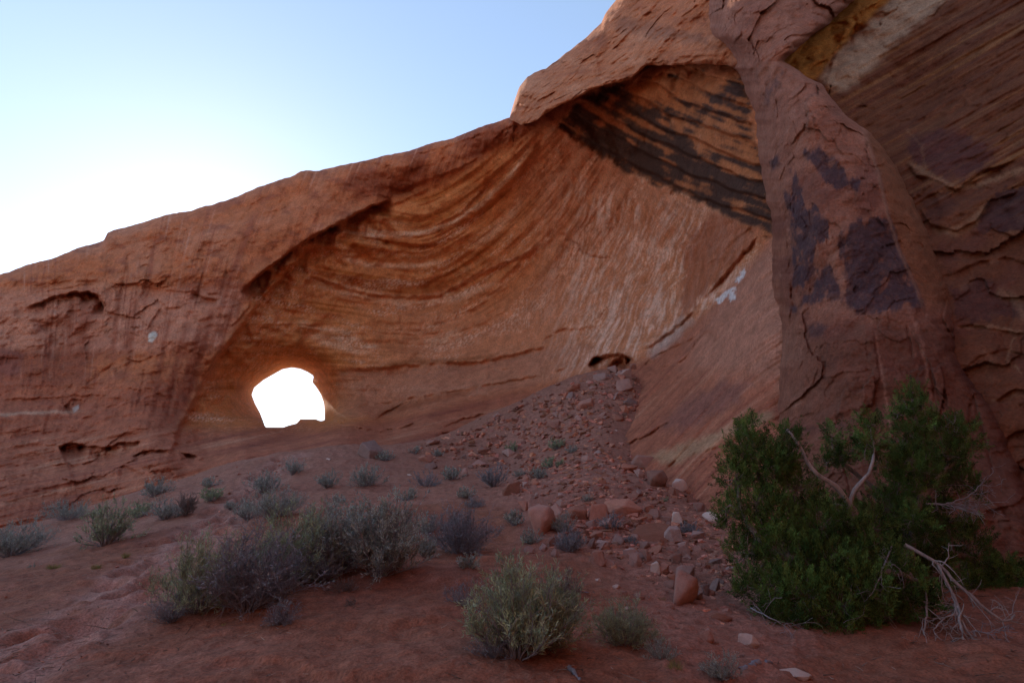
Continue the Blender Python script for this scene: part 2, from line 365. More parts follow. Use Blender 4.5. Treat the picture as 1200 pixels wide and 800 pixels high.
# rounded crest
cr = V-vt[None]; Y += near_r*2.2*np.exp(-np.maximum(cr, 0)/5.0)*(U < 600)
P3 = world(U, V, Y)

# colour of the stone, with a window glow tinted in
C = np.zeros(U.shape+(3,))+np.array([.42, .155, .085])
n0 = fbm(X3[..., 0]/5, X3[..., 1]/5, X3[..., 2]/4, 5); n1_ = fbm(U/18, V/18, 3+0*U, 5, gain=.6)
C = cmix(C, [.43, .20, .13], wLeft*sstep(0, .4, n0)*.6)
C = cmix(C, [.27, .09, .055], wLeft*sstep(0, .3, -n0)*.9)
C = cmix(C, [.25, .09, .06], wLeft*sstep(.05, .3, fbm(U/30, V/12, 61+0*U, 5, gain=.65))*.7)
C = cmix(C, [.46, .22, .155], wLeft*sstep(418, 405, V)*sstep(330, 350, V)*.7)      # paler middle band
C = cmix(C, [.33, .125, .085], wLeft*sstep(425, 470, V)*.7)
ql = U+np.interp(V, [250, 560], [0, 1])*0+(V-250)*np.interp(U, [0, 150, 300], [.03, .12, .42])
st = fbm(ql/4.2, V/160, 7+0*U, 4, gain=.7)
stw = sstep(-.25, .25, fbm(ql/45, V/70, 2+0*U, 3))
C = cmix(C, [.24, .082, .055], wLeft*sstep(.02, .35, st)*.85*stw*sstep(600, 520, V))
C = cmix(C, [.50, .27, .20], wLeft*sstep(.1, .4, -st)*.6*stw*sstep(460, 420, V))
for x, wd, v0, v1 in ((218,5,380,560),(236,4,380,540),(250,6,360,520),(199,3,370,500),(160,4,345,430),(100,7,350,440),(84,4,350,430),(140,3,340,420),(300,5,250,330),(182,3,280,350)):
    qx = U+(V-v0)*np.interp(x, [0, 150, 300], [.02, .1, .40])
    C = cmix(C, [.25, .085, .055], wLeft*np.exp(-((qx-x+3*n1_)/wd)**2)*sstep(v0-8, v0+12, V)*sstep(v1+30, v1-20, V)*.75)
lb = perlin(sL/5.5, U/120, 31+0*U)+.6*perlin(sL/2.2, U/60, 33+0*U)
C = cmix(C, [.24, .085, .06], wLeft*sstep(460, 500, V)*sstep(.1, .7, lb)*.6)
for (x, y, a, b) in ((20,545,60,4),(35,578,45,3.5),(30,484,60,2),(10,583,20,3)):
    C = cmix(C, [.50, .33, .24], np.exp(-((U-x)/a)**4-((V-y+.04*(U-x)+3*n1_)/b)**2)*.7)
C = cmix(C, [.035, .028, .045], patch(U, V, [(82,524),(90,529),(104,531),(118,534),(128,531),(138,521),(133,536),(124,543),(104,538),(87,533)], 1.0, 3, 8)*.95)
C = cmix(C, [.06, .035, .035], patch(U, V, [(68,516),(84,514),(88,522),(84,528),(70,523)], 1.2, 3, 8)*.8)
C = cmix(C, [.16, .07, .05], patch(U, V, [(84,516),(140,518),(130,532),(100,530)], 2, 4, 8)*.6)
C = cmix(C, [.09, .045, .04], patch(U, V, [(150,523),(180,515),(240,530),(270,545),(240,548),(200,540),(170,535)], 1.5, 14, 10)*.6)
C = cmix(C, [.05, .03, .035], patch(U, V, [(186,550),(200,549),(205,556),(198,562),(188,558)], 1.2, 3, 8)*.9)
C = cmix(C, [.62, .55, .47], patch(U, V, [(174,391),(182,388),(185,392),(178,402),(174,400)], 1, 2, 5)*.95)
C = cmix(C, [.55, .50, .45], patch(U, V, [(84,478),(92,474),(93,478),(87,483)], 1, 2, 4)*.6)
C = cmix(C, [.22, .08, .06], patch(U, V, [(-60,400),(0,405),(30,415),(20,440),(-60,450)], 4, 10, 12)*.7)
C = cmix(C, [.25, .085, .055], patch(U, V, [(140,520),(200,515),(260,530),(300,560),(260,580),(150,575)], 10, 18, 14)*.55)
# alcove
A_ = wAlc*(1-slick)
C = cmix(C, [.56, .235, .115], A_)
ba = perlin(sA/9, U/300, 11+0*U)+.7*perlin(sA/3.4, U/150, 12+0*U)+.4*perlin(sA/1.6, U/90, 13+0*U)
C = cmix(C, [.36, .12, .045], A_*sstep(.0, .7, ba+.5*perlin(sA/24, U/300, 14+0*U))*.85)
lowc = sstep(300, 420, V)*sstep(380, 520, U)
C = cmix(C, [.52, .25, .16], A_*np.clip(lowc+sstep(560, 700, U), 0, 1)*.75)
sp = fbm(U/2.6, sA/1.5, 15+0*U, 3, gain=.8); rg = sstep(-.15, .35, fbm(U/70, sA/16, 17+0*U, 4))
C = cmix(C, [.76, .50, .37], A_*sstep(-.02, .32, sp+.25*ba)*rg*.9*sstep(250, 285, sA))
C = cmix(C, [.46, .225, .15], patch(U, V, [(395,434),(470,431),(560,426),(640,408),(690,405),(705,420),(640,449),(550,464),(450,488),(392,490)], 4, 6)*.8)
C = cmix(C, [.30, .11, .06], patch(U, V, [(440,488),(455,478),(500,466),(560,452),(550,462),(470,482)], 3, 5)*.7)
def arc_(poly, wd, col, m, rag=2):
    global C
    k = box_(U, V, poly, wd*6+10); d, s, a = pdist(U[k], V[k], poly)
    r = np.exp(-((d*s+n1_[k]*rag*2)/wd)**2)*sstep(0, .2, a)*sstep(0, .2, 1-a)*m*(.6+.9*sstep(-.3, .3, sp[k]))
    c = C[k]; C[k] = c*(1-np.clip(r, 0, 1)[:, None])+np.array(col)*np.clip(r, 0, 1)[:, None]
PALE = [.78, .53, .38]
arc_([(385,270),(430,274),(475,277),(505,270),(535,258),(565,238),(592,212),(612,186),(628,160)], 2.4, PALE, .9)
arc_([(400,262),(440,270),(490,275),(520,268)], 1.5, PALE, .6)
arc_([(545,295),(575,275),(600,250),(620,215),(634,180)], 5, PALE, .35)
arc_([(385,296),(430,310),(480,312),(530,306)], 3, PALE, .55)
arc_([(352,317),(400,335),(470,349),(520,345),(560,322),(612,299),(648,276),(680,262)], 1.6, PALE, .5)
arc_([(355,325),(400,342),(470,355),(530,350),(600,325)], 4, PALE, .4)
arc_([(430,432),(480,424),(540,422),(600,414)], 3, [.25,.10,.05], .6)
arc_([(360,395),(420,412),(450,402)], 4, PALE, .5)
arc_([(490,404),(520,398),(545,388)], 4, PALE, .5)
arc_([(350,390),(380,396),(430,400)], 3, PALE, .5, 4)
arc_([(345,375),(375,385),(420,390)], 3, PALE, .4, 4)
# pale fan of water streaks on the right of the alcove
sf = fbm(qf/4.6, V/38, 21+0*U, 5, gain=.7); sg = fbm(qf/26, V/60, 23+0*U, 3)
C = cmix(C, [.76, .53, .42], wFan*sstep(-.1, .3, sf+.35*sg)*.8)
C = cmix(C, [.36, .13, .055], wFan*sstep(.12, .5, -sf-.2*sg)*.8)
C = cmix(C, [.33, .12, .07], patch(U, V, [(800,340),(800,290),(830,250),(862,252),(893,268),(850,320),(815,358),(795,375)], 5, 12, 14)*.8*(1-slick))
# black ledges of desert varnish
vs = .9*perlin(sV/9, U/110, 41+0*U)+.4*perlin(sV/3.5, U/60, 43+0*U)+1.1*fbm(U/22, V/22, 45+0*U, 5, gain=.6)
C = cmix(C, [.33, .125, .06], wVar*.8)
vd = sstep(-.35, .25,-.25*sstep(-.1, .3, fbm(U/34, sV/10, 71+0*U, 4))+ vs+.5*sstep(200, 225, V-.47*(U-740))*0+.35-.9*patch(U, V, [(735,95),(860,80),(820,130),(700,128)], 10, 16)*sstep(150, 110, V)-.55*patch(U, V, [(800,175),(840,120),(880,110),(895,220),(850,200)], 8, 14))
C = cmix(C, [.042, .026, .022], wVar*vd*.93)
C = cmix(C, [.40, .175, .10], sstep(120, 80, V)*(U > 590)*(1-wVar)*.8)
# floor, ramp
C = cmix(C, [.37, .150, .098], slick)
bs = perlin(sS/8, U/200, 51+0*U)+.7*perlin(sS/3.1, U/110, 52+0*U)+.5*perlin(sS/1.5, U/70, 53+0*U)
C = cmix(C, [.235, .085, .062], slick*sstep(0, .9, bs)*.8)
C = cmix(C, [.48, .25, .17], slick*sstep(.2, .9, -bs)*.7)
C = cmix(C, [.40, .30, .19], slick*patch(U, V, [(755,535),(800,520),(870,495),(905,480),(905,492),(850,515),(790,545)], 5, 9)*.5)
C = cmix(C, [.20, .10, .085], slick*patch(U, V, [(770,500),(800,470),(850,445),(880,450),(860,475),(800,505)], 8, 14)*.6)
C = cmix(C, [.45, .23, .165], slick*patch(U, V, [(800,430),(850,320),(900,250),(930,250),(930,450),(880,440)], 20, 20)*.7)
for q in ([(838,351),(858,336),(862,337),(843,356)], [(853,345),(860,340),(862,350),(856,354)], [(862,328),(872,316),(874,320),(866,332)]):
    C = cmix(C, [.72, .68, .66], patch(U, V, q, 1.2, 5, 5)*.85)
C = cmix(C, [.50, .38, .33], patch(U, V, [(760,410),(800,370),(812,378),(790,400),(765,420)], 5, 9)*.6)
# orange bounce glow painted into the stone of the window reveal
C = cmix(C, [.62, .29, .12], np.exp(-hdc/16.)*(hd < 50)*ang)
C *= (1+.16*n1_)[..., None]; C = np.clip(C, .01, .9)

# back of the fin: an offset skin, bridged to the front along crest and window
hz = np.stack([P3[..., 0], P3[..., 1], 0*U], -1); hz /= np.linalg.norm(hz, axis=-1)[..., None]
T = .7+9.3*sstep(2, 60, hdc)
hc = P3[(np.abs(hd) < 2)].mean(0) if (np.abs(hd) < 2).any() else np.array([-16, 41, 6])
out = P3-hc; out[..., 1] = 0; out /= (np.linalg.norm(out, axis=-1)[..., None]+1e-6)
PB = P3+hz*T[..., None]+out*(2.4*np.exp(-hdc/30))[..., None]*(hd < 90)[..., None]
PB[..., 2] -= 2.5*np.exp(-np.maximum(cr, 0)/8)*(U < 610)
def shell(name, Pf, Pb, F, C, mat):
    N = Pf.reshape(-1, 3).shape[0]
    E = np.concatenate([F[:, [0, 1]], F[:, [1, 2]], F[:, [2, 3]], F[:, [3, 0]]])
    key = E[:, 0].astype(np.int64)*(10**7)+E[:, 1]; rk = E[:, 1].astype(np.int64)*(10**7)+E[:, 0]
    B = E[~np.isin(key, rk)]
    Q = np.stack([B[:, 1], B[:, 0], B[:, 0]+N, B[:, 1]+N], 1)
    FF = np.concatenate([F, F[:, ::-1]+N, Q]); VV = np.concatenate([Pf.reshape(-1, 3), Pb.reshape(-1, 3)])
    used = np.zeros(len(VV), bool); used[FF.ravel()] = True; ix = np.cumsum(used)-1
    CC = np.concatenate([C.reshape(-1, 3)]*2)
    return make_mesh(name, VV[used], ix[FF], mat, CC[used])
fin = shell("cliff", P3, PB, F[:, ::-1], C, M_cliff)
tag(fin, "red sandstone fin with a huge banded alcove and a small window to the sky", kind="structure")

# ------------------------------------------------------------------ generic rock sheet with edges that turn back
def sheet(name, label, U, V, Y, C, mat, back_rows=((.35, 0), (1.0, 0), (3, 0), (9, 0)), sides="LRTB", drop=None):
    P = world(U, V, Y)
    def addedge(P, C, axis, end, seq, along):
        e = P[0:1] if (axis == 0 and end == 0) else P[-1:] if axis == 0 else P[:, 0:1] if end == 0 else P[:, -1:]
        c = C[0:1] if (axis == 0 and end == 0) else C[-1:] if axis == 0 else C[:, 0:1] if end == 0 else C[:, -1:]
        hz = (e-np.array([0, 0, CAMZ]))*np.array([1, 1, 1.0 if along else 0]); hz = hz/np.linalg.norm(hz, axis=-1)[..., None]
        ex = []
        for b, dz in seq: ex.append(e+hz*b+np.array([0, 0, dz]))
        if end == 0: ex = ex[::-1]
        ex = np.concatenate(ex, axis); cx = np.concatenate([c]*len(seq), axis)
        return (np.concatenate([ex, P], axis), np.concatenate([cx, C], axis)) if end == 0 else (np.concatenate([P, ex], axis), np.concatenate([C, cx], axis))
    for s in sides:
        ax, en = {"L": (1, 0), "R": (1, 1), "T": (0, 0), "B": (0, 1)}[s]
        seq = (drop or {}).get(s, back_rows)
        P, C = addedge(P, C, ax, en, seq, name in ('buttress', 'overhang'))
    o = make_mesh(name, P, grid_faces(P.shape[0], P.shape[1])[:, ::-1], mat, C)
    return tag(o, label, kind="structure")

# ---- overhanging block above the black ledges
TOPD = [(597,139),(599,131),(603,118),(608,104),(613,97),(618,90),(626,85),(633,83),(640,80),(652,72),(664,62),(680,50),(694,38),(705,26),(709,17),(716,7),(722,0),(745,-35),(790,-100),(880,-240)]
BOTD = [(597,139.5),(612,147),(625,143),(640,133),(655,124),(672,117),(690,107),(700,103),(722,97),(742,92),(750,84),(757,77),(775,77),(800,76),(830,75),(852,77),(866,80),(880,80)]
us = np.arange(597, 892, 1.3); tr = np.linspace(0, 1, 190)
vt2 = lut(TOPD, us)+fbm(us/14, us*0+6, us*0, 4)*2.6; vb2 = lut(BOTD, us)+fbm(us/16, us*0+8, us*0, 4)*3.0; vb2 = np.maximum(vb2, vt2+.5)
U = np.repeat(us[None], len(tr), 0); V = vt2[None]+(vb2-vt2)[None]*tr[:, None]
YD = [(597,139,30),(620,100,29.5),(640,110,27.5),(640,85,29.5),(680,60,28.5),(680,100,25.5),(720,0,29),(720,60,25.5),(740,88,23.2),(790,70,20.8),(790,0,23.5),(850,70,18.6),(850,0,19.8),(880,40,18),(850,-150,25),(760,-60,28),(880,-240,28)]
Y = np.exp(tps([(a, b) for a, b, c in YD], [math.log(c) for a, b, c in YD], 100.)(U, V))
X3 = world(U, V, Y)
Y += .9*fbm(X3[..., 0]/4, X3[..., 1]/4, X3[..., 2]/4, 4)+.22*fbm(X3[..., 0]/1.1, X3[..., 1]/1.1, X3[..., 2]/1, 5, ridge=True)
sD = V+.15*(U-700)
Y += .16*facets(X3[..., 0]/2.4, X3[..., 1]/2.4, X3[..., 2]/1.8, 3)
Y += .14*perlin(sD/10, U/120, 2+0*U)+.07*perlin(sD/4, U/80, 4+0*U)
feat(Y, U, V, [(600,118),(625,128),(648,118),(640,106)], .5, near=2, far=12)
feat(Y, U, V, [(606,110),(630,117),(655,105)], .4, near=2, far=10)
feat(Y, U, V, [(700,60),(702,85),(712,92),(745,88)], -.35, near=2, far=16)
feat(Y, U, V, [(752,86),(758,70),(790,66),(830,64),(860,68)], .3, near=2, far=10)
eb = np.minimum(np.abs(V-vt2[None]), 999); Y += 1.8*np.exp(-eb/6.0)
eb = np.minimum(np.abs(V-vb2[None]), 999); Y += .5*np.exp(-eb/3.0)
C = np.zeros(U.shape+(3,))+np.array([.42, .18, .105])
n0 = fbm(U/60, V/30, 0*U, 5); bd_ = perlin(sD/9, U/150, 7+0*U)+.6*perlin(sD/3, U/80, 8+0*U)
C = cmix(C, [.28, .10, .06], sstep(.1, .8, bd_)*.5); C = cmix(C, [.50, .26, .17], sstep(0, .4, n0)*.5)
C = cmix(C, [.25, .09, .055], sstep(.05, .4, -n0)*.6)
C = cmix(C, [.16, .08, .06], patch(U, V, [(725,20),(780,30),(830,45),(830,52),(770,45),(720,35)], 6, 12)*.5)
sheet("overhang", "smooth red sandstone block overhanging the black-stained ledges at the top", U, V, Y, C, M_cliff,
      drop={"B": ((.3, .02), (1, .03), (3, .05), (9, .1)), "L": ((1, 0), (4, -.3), (9, -1)), "T": ((.5, -.05), (2, -.5), (9, -3)), "R": ((3, 0), (8, 0))})

# ---- buttress on the right
FS = .38
LB = [(-330,880),(-200,850),(-60,828),(0,832),(14,830),(32,832),(44,838),(52,850),(62,858),(80,860),(88,868),(110,874),(130,882),(165,887),(200,892),(235,899),(262,905),(300,905),(340,905),(372,912),(400,912),(440,909),(480,907),(520,905),(560,900),(600,892),(660,870),(760,840)]
RB = [(-330,1180),(-200,1120),(-80,1065),(-30,1030),(0,1002),(12,988),(28,972),(45,948),(60,932),(72,918),(80,932),(90,945),(98,962),(115,974),(132,988),(146,1006),(158,1022),(175,1036),(195,1050),(220,1062),(245,1074),(275,1090),(310,1108),(340,1117),(380,1118),(420,1124),(450,1142),(475,1165),(500,1180),(530,1192),(565,1202),(620,1230),(760,1300)]
vs_ = np.concatenate([np.arange(-330, -12, 9), np.arange(-12, 700, 1.35), [720, 750]])
lb_ = np.interp(vs_, [a for a, b in LB], [b for a, b in LB])+fbm(vs_/16, vs_*0+2, vs_*0, 4)*4
rb_ = np.interp(vs_, [a for a, b in RB], [b for a, b in RB])+fbm(vs_/12, vs_*0+5, vs_*0, 5, gain=.6)*5
tr = np.linspace(0, 1, 260)
U = lb_[:, None]+(rb_-lb_)[:, None]*tr[None]; V = np.repeat(vs_[:, None], len(tr), 1)
YB = [(832,0,17),(860,70,16.5),(890,150,15.8),(905,270,14.8),(910,400,14.0),(905,500,12.8),(895,600,11),(870,700,9.5),(940,20,15),(1000,0,15.5),(920,75,14.6),(930,140,14.0),(1000,150,13.2),(950,250,13.2),(1060,235,12.2),
      (1000,300,12.2),(1000,400,11.6),(1110,340,11.4),(960,400,12.2),(1000,500,10.8),(1100,450,10.7),(1080,560,9.8),(1180,500,10.2),(980,600,9.9),(1200,620,8.9),(1080,660,8.9),(1200,720,8.3),
      (830,-200,20),(950,-200,18),(1100,-200,17),(880,-330,24),(1180,-330,20),(1300,760,7.9),(840,760,8.5)]
Y = np.exp(tps([(a, b) for a, b, c in YB], [math.log(c) for a, b, c in YB], 120.)(U, V))
X3 = world(U, V, Y)
Y += .55*fbm(X3[..., 0]/3.4, X3[..., 1]/3.4, X3[..., 2]/3.4, 4)+.10*fbm(X3[..., 0]/.8, X3[..., 1]/.8, X3[..., 2]/.7, 5, ridge=True)
EDG = [(1010,148),(1028,200),(1040,250),(1052,290),(1075,340),(1082,362)]      # arris between the face and the narrow facet
d, s, a = pdist(U, V, EDG); k2 = sstep(140, 165, V)*sstep(375, 350, V)
ex_ = np.interp(V, [p[1] for p in EDG], [p[0] for p in EDG]); Y += .55*sstep(0, 60, U-ex_)*k2+.18*sstep(-2, 3, U-ex_)*k2
for q, a_, fr_ in (([(1100,300),(1112,350),(1105,372),(1130,420)], .4, 10), ([(1020,470),(1030,440),(1024,400),(1022,372)], .15, 20), ([(1000,372),(1040,362),(1082,358)], -.3, 50),
    ([(1060,372),(1075,400),(1090,425),(1100,460),(1112,480)], .18, 14), ([(1000,530),(1050,520),(1080,505),(1110,490)], .2, 20), ([(1030,290),(1052,283),(1056,280)], .3, 8),
    ([(1068,282),(1080,286),(1084,290)], .3, 6), ([(898,392),(920,384),(928,360),(925,330)], .3, 10), ([(925,480),(923,420),(926,350),(921,280),(918,240)], .35, 12),
    ([(908,480),(912,420),(909,340),(912,290)], .3, 8), ([(900,520),(940,512),(985,520)], .15, 20), ([(840,8),(870,16),(900,12)], .15, 10), ([(1150,600),(1190,590),(1215,570)], .25, 14), ([(1040,610),(1100,590),(1150,560)], .25, 18)):
    feat(Y, U, V, q, a_, near=1.8, far=fr_)
for q in ([(1090,425),(1095,470),(1110,520)], [(1130,430),(1150,500),(1165,560)], [(1062,380),(1070,420)], [(985,520),(1000,600)]): crack(Y, U, V, q, .05, 1.6)
Y += .17*facets(X3[..., 0]/1.9, X3[..., 1]/1.9, X3[..., 2]/2.7, 1)+.05*facets(X3[..., 0]/.7, X3[..., 1]/.7, X3[..., 2]/.8, 2)
Y += .12*fbm(X3[..., 0]/1.3, X3[..., 1]/1.3, X3[..., 2]/1.8, 5, gain=.6)
Y += .22*fbm(X3[..., 0]/.9+5, X3[..., 1]/.9, X3[..., 2]/1.4, 5, gain=.6)*sstep(60, 10, U-lb_[:, None])
hl = np.abs(U-lb_[:, None]); hr = np.abs(U-rb_[:, None])
Y += 2.6*np.exp(-hl/9.0)+.9*np.exp(-hr/5.0)
C = np.zeros(U.shape+(3,))+np.array([.33, .145, .10])
n0 = fbm(U/50, V/50, 1+0*U, 5); n1_ = fbm(U/9, V/9, 2+0*U, 5, gain=.65)
C = cmix(C, [.43, .215, .155], sstep(0, .35, n0)*.7); C = cmix(C, [.20, .08, .06], sstep(.0, .35, -n0)*.8)
C = cmix(C, [.45, .22, .16], sstep(260, 120, V)*.5)
C = cmix(C, [.52, .30, .23], sstep(.2, .5, n1_)*.35)
C = cmix(C, [.30, .125, .07], sstep(0, 6, U-ex_)*k2*.8)
PUR = [.072, .046, .055]
for q, rg_, am in (([(944,180),(965,174),(975,180),(983,195),(996,205),(1010,212),(1005,222),(985,224),(968,212),(955,198)], 9, .9),
      ([(929,200),(934,210),(945,240),(962,250),(972,258),(970,275),(955,300),(950,330),(938,330),(928,300),(927,250)], 12, .9),
      ([(930,362),(950,340),(972,312),(984,330),(980,352),(958,350),(935,362)], 8, .9),
      ([(984,300),(985,280),(995,264),(1015,258),(1038,256),(1048,272),(1056,300),(1078,340),(1080,356),(1040,362),(1000,368),(988,352),(992,330)], 7, .88),
      ([(902,188),(911,182),(914,192),(906,199)], 3, .9), ([(947,382),(960,378),(968,384),(962,394),(950,395)], 3, .8),
      ([(893,112),(905,92),(918,85),(912,100),(900,124)], 6, .55), ([(1128,436),(1160,446),(1170,470),(1150,462)], 7, .7), ([(1062,432),(1085,448),(1095,470),(1075,462)], 9, .4),
      ([(1010,480),(1060,470),(1080,490),(1050,505)], 14, .3), ([(1170,475),(1190,490),(1195,510),(1180,505)], 5, .7)):
    C = cmix(C, PUR, patch(U, V, q, 3.6, rg_*2.3, 13, 0, 2.4)*am*(.72+.28*sstep(-.35, .1, n1_))*(1-.6*sstep(.22, .4, fbm(U/13, V/20, 5+0*U, 4))))
C = cmix(C, [.17, .072, .05], sstep(365, 400, V)*sstep(900, 980, U)*sstep(-.6, .0, n0)*.75)
C = cmix(C, [.50, .27, .20], np.exp(-((U-np.interp(V, [360, 400, 470, 530], [1064, 1080, 1092, 1110])+4*n1_)/2.5)**2)*sstep(360, 375, V)*sstep(540, 500, V)*.6)
C = cmix(C, [.50, .27, .20], np.exp(-((U-np.interp(V, [380, 450, 540], [1024, 1036, 1048])+4*n1_)/1.6)**2)*sstep(380, 395, V)*sstep(560, 520, V)*.5)
C = cmix(C, [.50, .28, .20], np.exp(-((U-ex_+3*n1_)/2)**2)*k2*.6)
C = cmix(C, [.10, .055, .05], np.exp(-((V-np.interp(U, [890, 985, 1020], [510, 500, 520])+10*n1_)/5)**2)*.4)
C = np.clip(C*(1+.2*n1_)[..., None], .01, .9)
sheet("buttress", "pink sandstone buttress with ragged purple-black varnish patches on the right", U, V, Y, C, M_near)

FS = .55
# ---- wall right of the buttress, leaning out overhead, with the ochre recess
us = np.concatenate([np.arange(915, 1215, 1.5), np.arange(1220, 1700, 12), [1800, 2000, 2400]]); vs_ = np.concatenate([np.arange(-420, -12, 10), np.arange(-12, 640, 1.5), [660, 700, 760, 820]])
U, V = np.meshgrid(us, vs_)
YC = [(900,0,18.5),(960,60,17.6),(1000,30,17.4),(1000,110,16.6),(1060,100,16.3),(1040,180,15.6),(1120,60,15.0),(1200,0,13.6),(1200,120,12.9),(1100,200,13.7),(1100,300,12.6),(1200,240,12.2),(1200,330,11.5),(1130,400,11.5),
      (1200,450,10.6),(1160,520,10.3),(1200,560,9.9),(1240,640,8.9),(1300,400,9.4),(1300,200,10.4),(1300,0,11.6),(1500,300,7.6),(1500,0,8.8),(1700,300,6.4),(1700,600,5.8),(1500,640,6.8),(1700,0,7.2),(2400,300,5.0),(2400,-300,5.6),(2400,700,4.6),
      (1200,-200,14.0),(1000,-200,21),(900,-400,26),(1400,-300,12.5),(1200,-400,15),(900,300,17),(900,600,14),(1000,500,13),(1300,800,7.5),(1000,800,9)]
Y = np.exp(tps([(a, b) for a, b, c in YC], [math.log(c) for a, b, c in YC], 150.)(U, V))
X3 = world(U, V, Y)
sC = V+.56*(U-1000)
Y += .5*fbm(X3[..., 0]/3.5, X3[..., 1]/3.5, X3[..., 2]/3.5, 4)+.09*fbm(X3[..., 0]/.9, X3[..., 1]/.9, X3[..., 2]/.8, 5, ridge=True)
Y += .13*facets(X3[..., 0]/1.8, X3[..., 1]/1.8, X3[..., 2]/1.4, 4)*sstep(200, 280, V)+.04*facets(X3[..., 0]/.8, X3[..., 1]/.8, X3[..., 2]/.6, 5)
up_ = sstep(290, 220, V-.1*(U-1100))
Y += up_*(.10*perlin(sC/12, U/200, 1+0*U)+.05*perlin(sC/4, U/150, 3+0*U))
for q, a_, n_, fr_ in (([(905,100),(935,60),(960,20),(1000,-8),(1040,-20)], .4, 3, 30), ([(1000,100),(975,95),(985,60),(1010,20),(1035,-5)][::-1], -.5, 5, 25), ([(940,85),(965,70),(990,50),(1005,20)], .5, 3, 14), ([(960,100),(972,70),(975,40)], .4, 3, 10),
    ([(1058,185),(1075,205),(1100,212),(1120,222),(1150,200),(1200,185)], .5, 3, 22), ([(1075,240),(1090,262),(1120,270),(1145,258),(1160,235),(1200,222)], .4, 3, 25),
    ([(1115,320),(1150,305),(1180,300),(1215,312)], .3, 3, 18), ([(1118,382),(1140,380),(1180,388),(1215,392)], .3, 2, 18), ([(1135,420),(1180,408),(1215,420)], .2, 2, 15), ([(1165,470),(1190,455),(1215,460)], .3, 2, 12),
    ([(1170,520),(1190,505),(1215,500)], .4, 2, 14), ([(1150,550),(1185,545),(1215,530)], .25, 2, 14), ([(1170,330),(1185,345),(1190,370),(1180,395)], .2, 2, 12)):
    feat(Y, U, V, q, a_, near=n_, far=fr_)
C = np.zeros(U.shape+(3,))+np.array([.23, .095, .058])
n0 = fbm(U/45, V/45, 11+0*U, 5); n1_ = fbm(U/10, V/10, 12+0*U, 5, gain=.65)
sc_ = perlin(sC/9, U/260, 13+0*U)+.7*perlin(sC/3.4, U/160, 14+0*U)+.5*perlin(sC/1.6, U/120, 15+0*U)
C = cmix(C, [.17, .065, .045], up_*sstep(0, .9, sc_)*.8); C = cmix(C, [.42, .21, .11], up_*sstep(.1, .9, -sc_)*.7)
C = cmix(C, [.13, .055, .055], patch(U, V, [(1065,160),(1120,150),(1170,175),(1150,200),(1105,212),(1070,190)], 6, 16)*.7)
C = cmix(C, [.66, .47, .34], patch(U, V, [(962,92),(975,70),(1010,35),(1040,5),(1060,-30),(1130,-80),(1160,-60),(1110,0),(1050,50),(1005,95),(985,105)], 7, 8)*.8)
C = cmix(C, [.58, .27, .10], patch(U, V, [(900,90),(920,60),(960,10),(1000,-40),(1060,-40),(1045,-5),(1015,28),(985,55),(970,75),(955,95),(920,110)], 4, 6)*.9)
C = cmix(C, [.10, .05, .05], patch(U, V, [(1155,235),(1180,222),(1215,215),(1215,262),(1190,272),(1160,268),(1140,275)], 1.5, 12)*.85)
C = cmix(C, [.11, .05, .05], patch(U, V, [(1150,325),(1165,330),(1175,350),(1200,356),(1215,372),(1120,376),(1115,340)], 1.5, 12)*.6)
C = cmix(C, [.12, .055, .045], patch(U, V, [(1080,235),(1110,225),(1125,240),(1100,262),(1085,255)], 2, 12)*.6)
lo = 1-up_
C = cmix(C, [.19, .075, .055], lo*sstep(.0, .4, n0)*.7); C = cmix(C, [.42, .22, .14], lo*sstep(.15, .45, -n0)*.55)
def vein(poly, wd, m):
    global C
    k = box_(U, V, poly, wd*5+8); d, s, a = pdist(U[k], V[k], poly); r = np.clip(np.exp(-((d*s+n1_[k]*6)/wd)**2)*sstep(0, .1, a)*sstep(0, .1, 1-a)*m, 0, 1)[:, None]
    C[k] = C[k]*(1-r)+np.array([.46, .27, .17])*r
vein([(1058,188),(1090,205),(1120,222),(1150,215),(1210,195)], 3.5, .7); vein([(1090,268),(1120,272),(1140,260),(1155,238)], 3.5, .7); vein([(1118,384),(1160,382),(1210,392)], 1.8, .6)
vein([(1165,340),(1190,350),(1200,372),(1215,375)], 5, .5); vein([(1190,390),(1180,420),(1200,440)], 1.5, .5); vein([(1160,470),(1190,462),(1215,470)], 2, .4); vein([(1060,150),(1080,170),(1085,200)], 1.5, .3)
C = np.clip(C*(1+.22*n1_)[..., None], .01, .9)
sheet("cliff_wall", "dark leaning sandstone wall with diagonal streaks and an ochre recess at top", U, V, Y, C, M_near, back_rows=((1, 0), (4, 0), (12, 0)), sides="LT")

# ---- unseen wall added right of and behind the camera to shade the foreground
pl = np.array([(13.5,4),(12.0,1),(10.2,-3),(7,-9),(0,-13),(-9,-15),(-20,-20),(-34,-30)], float)
t = np.linspace(0, len(pl)-1, 140); px_ = np.interp(t, range(len(pl)), pl[:, 0]); py_ = np.interp(t, range(len(pl)), pl[:, 1]); hh = np.interp(t, range(len(pl)), [24,24,23,19,15,12,8,4])
Q, T_ = np.meshgrid(t, np.linspace(0, 1, 70)); H = hh[None]*T_; dx_ = np.gradient(px_); dy_ = np.gradient(py_); nl_ = np.hypot(dx_, dy_); nx_, ny_ = dy_/nl_, -dx_/nl_
ln = (5.5*T_**1.5)*np.interp(t, [0, 3, 5, 7], [1, 1, .4, 0])[None]+.9*fbm(px_[None]/4+0*H, py_[None]/4+0*H, H/3, 4)
X_ = px_[None]+nx_[None]*ln; Y_ = py_[None]+ny_[None]*ln; Z_ = -2+H
Cw = np.zeros(X_.shape+(3,))+np.array([.30, .12, .07])*(1+.25*fbm(X_/3, Y_/3, Z_/2, 4))[..., None]
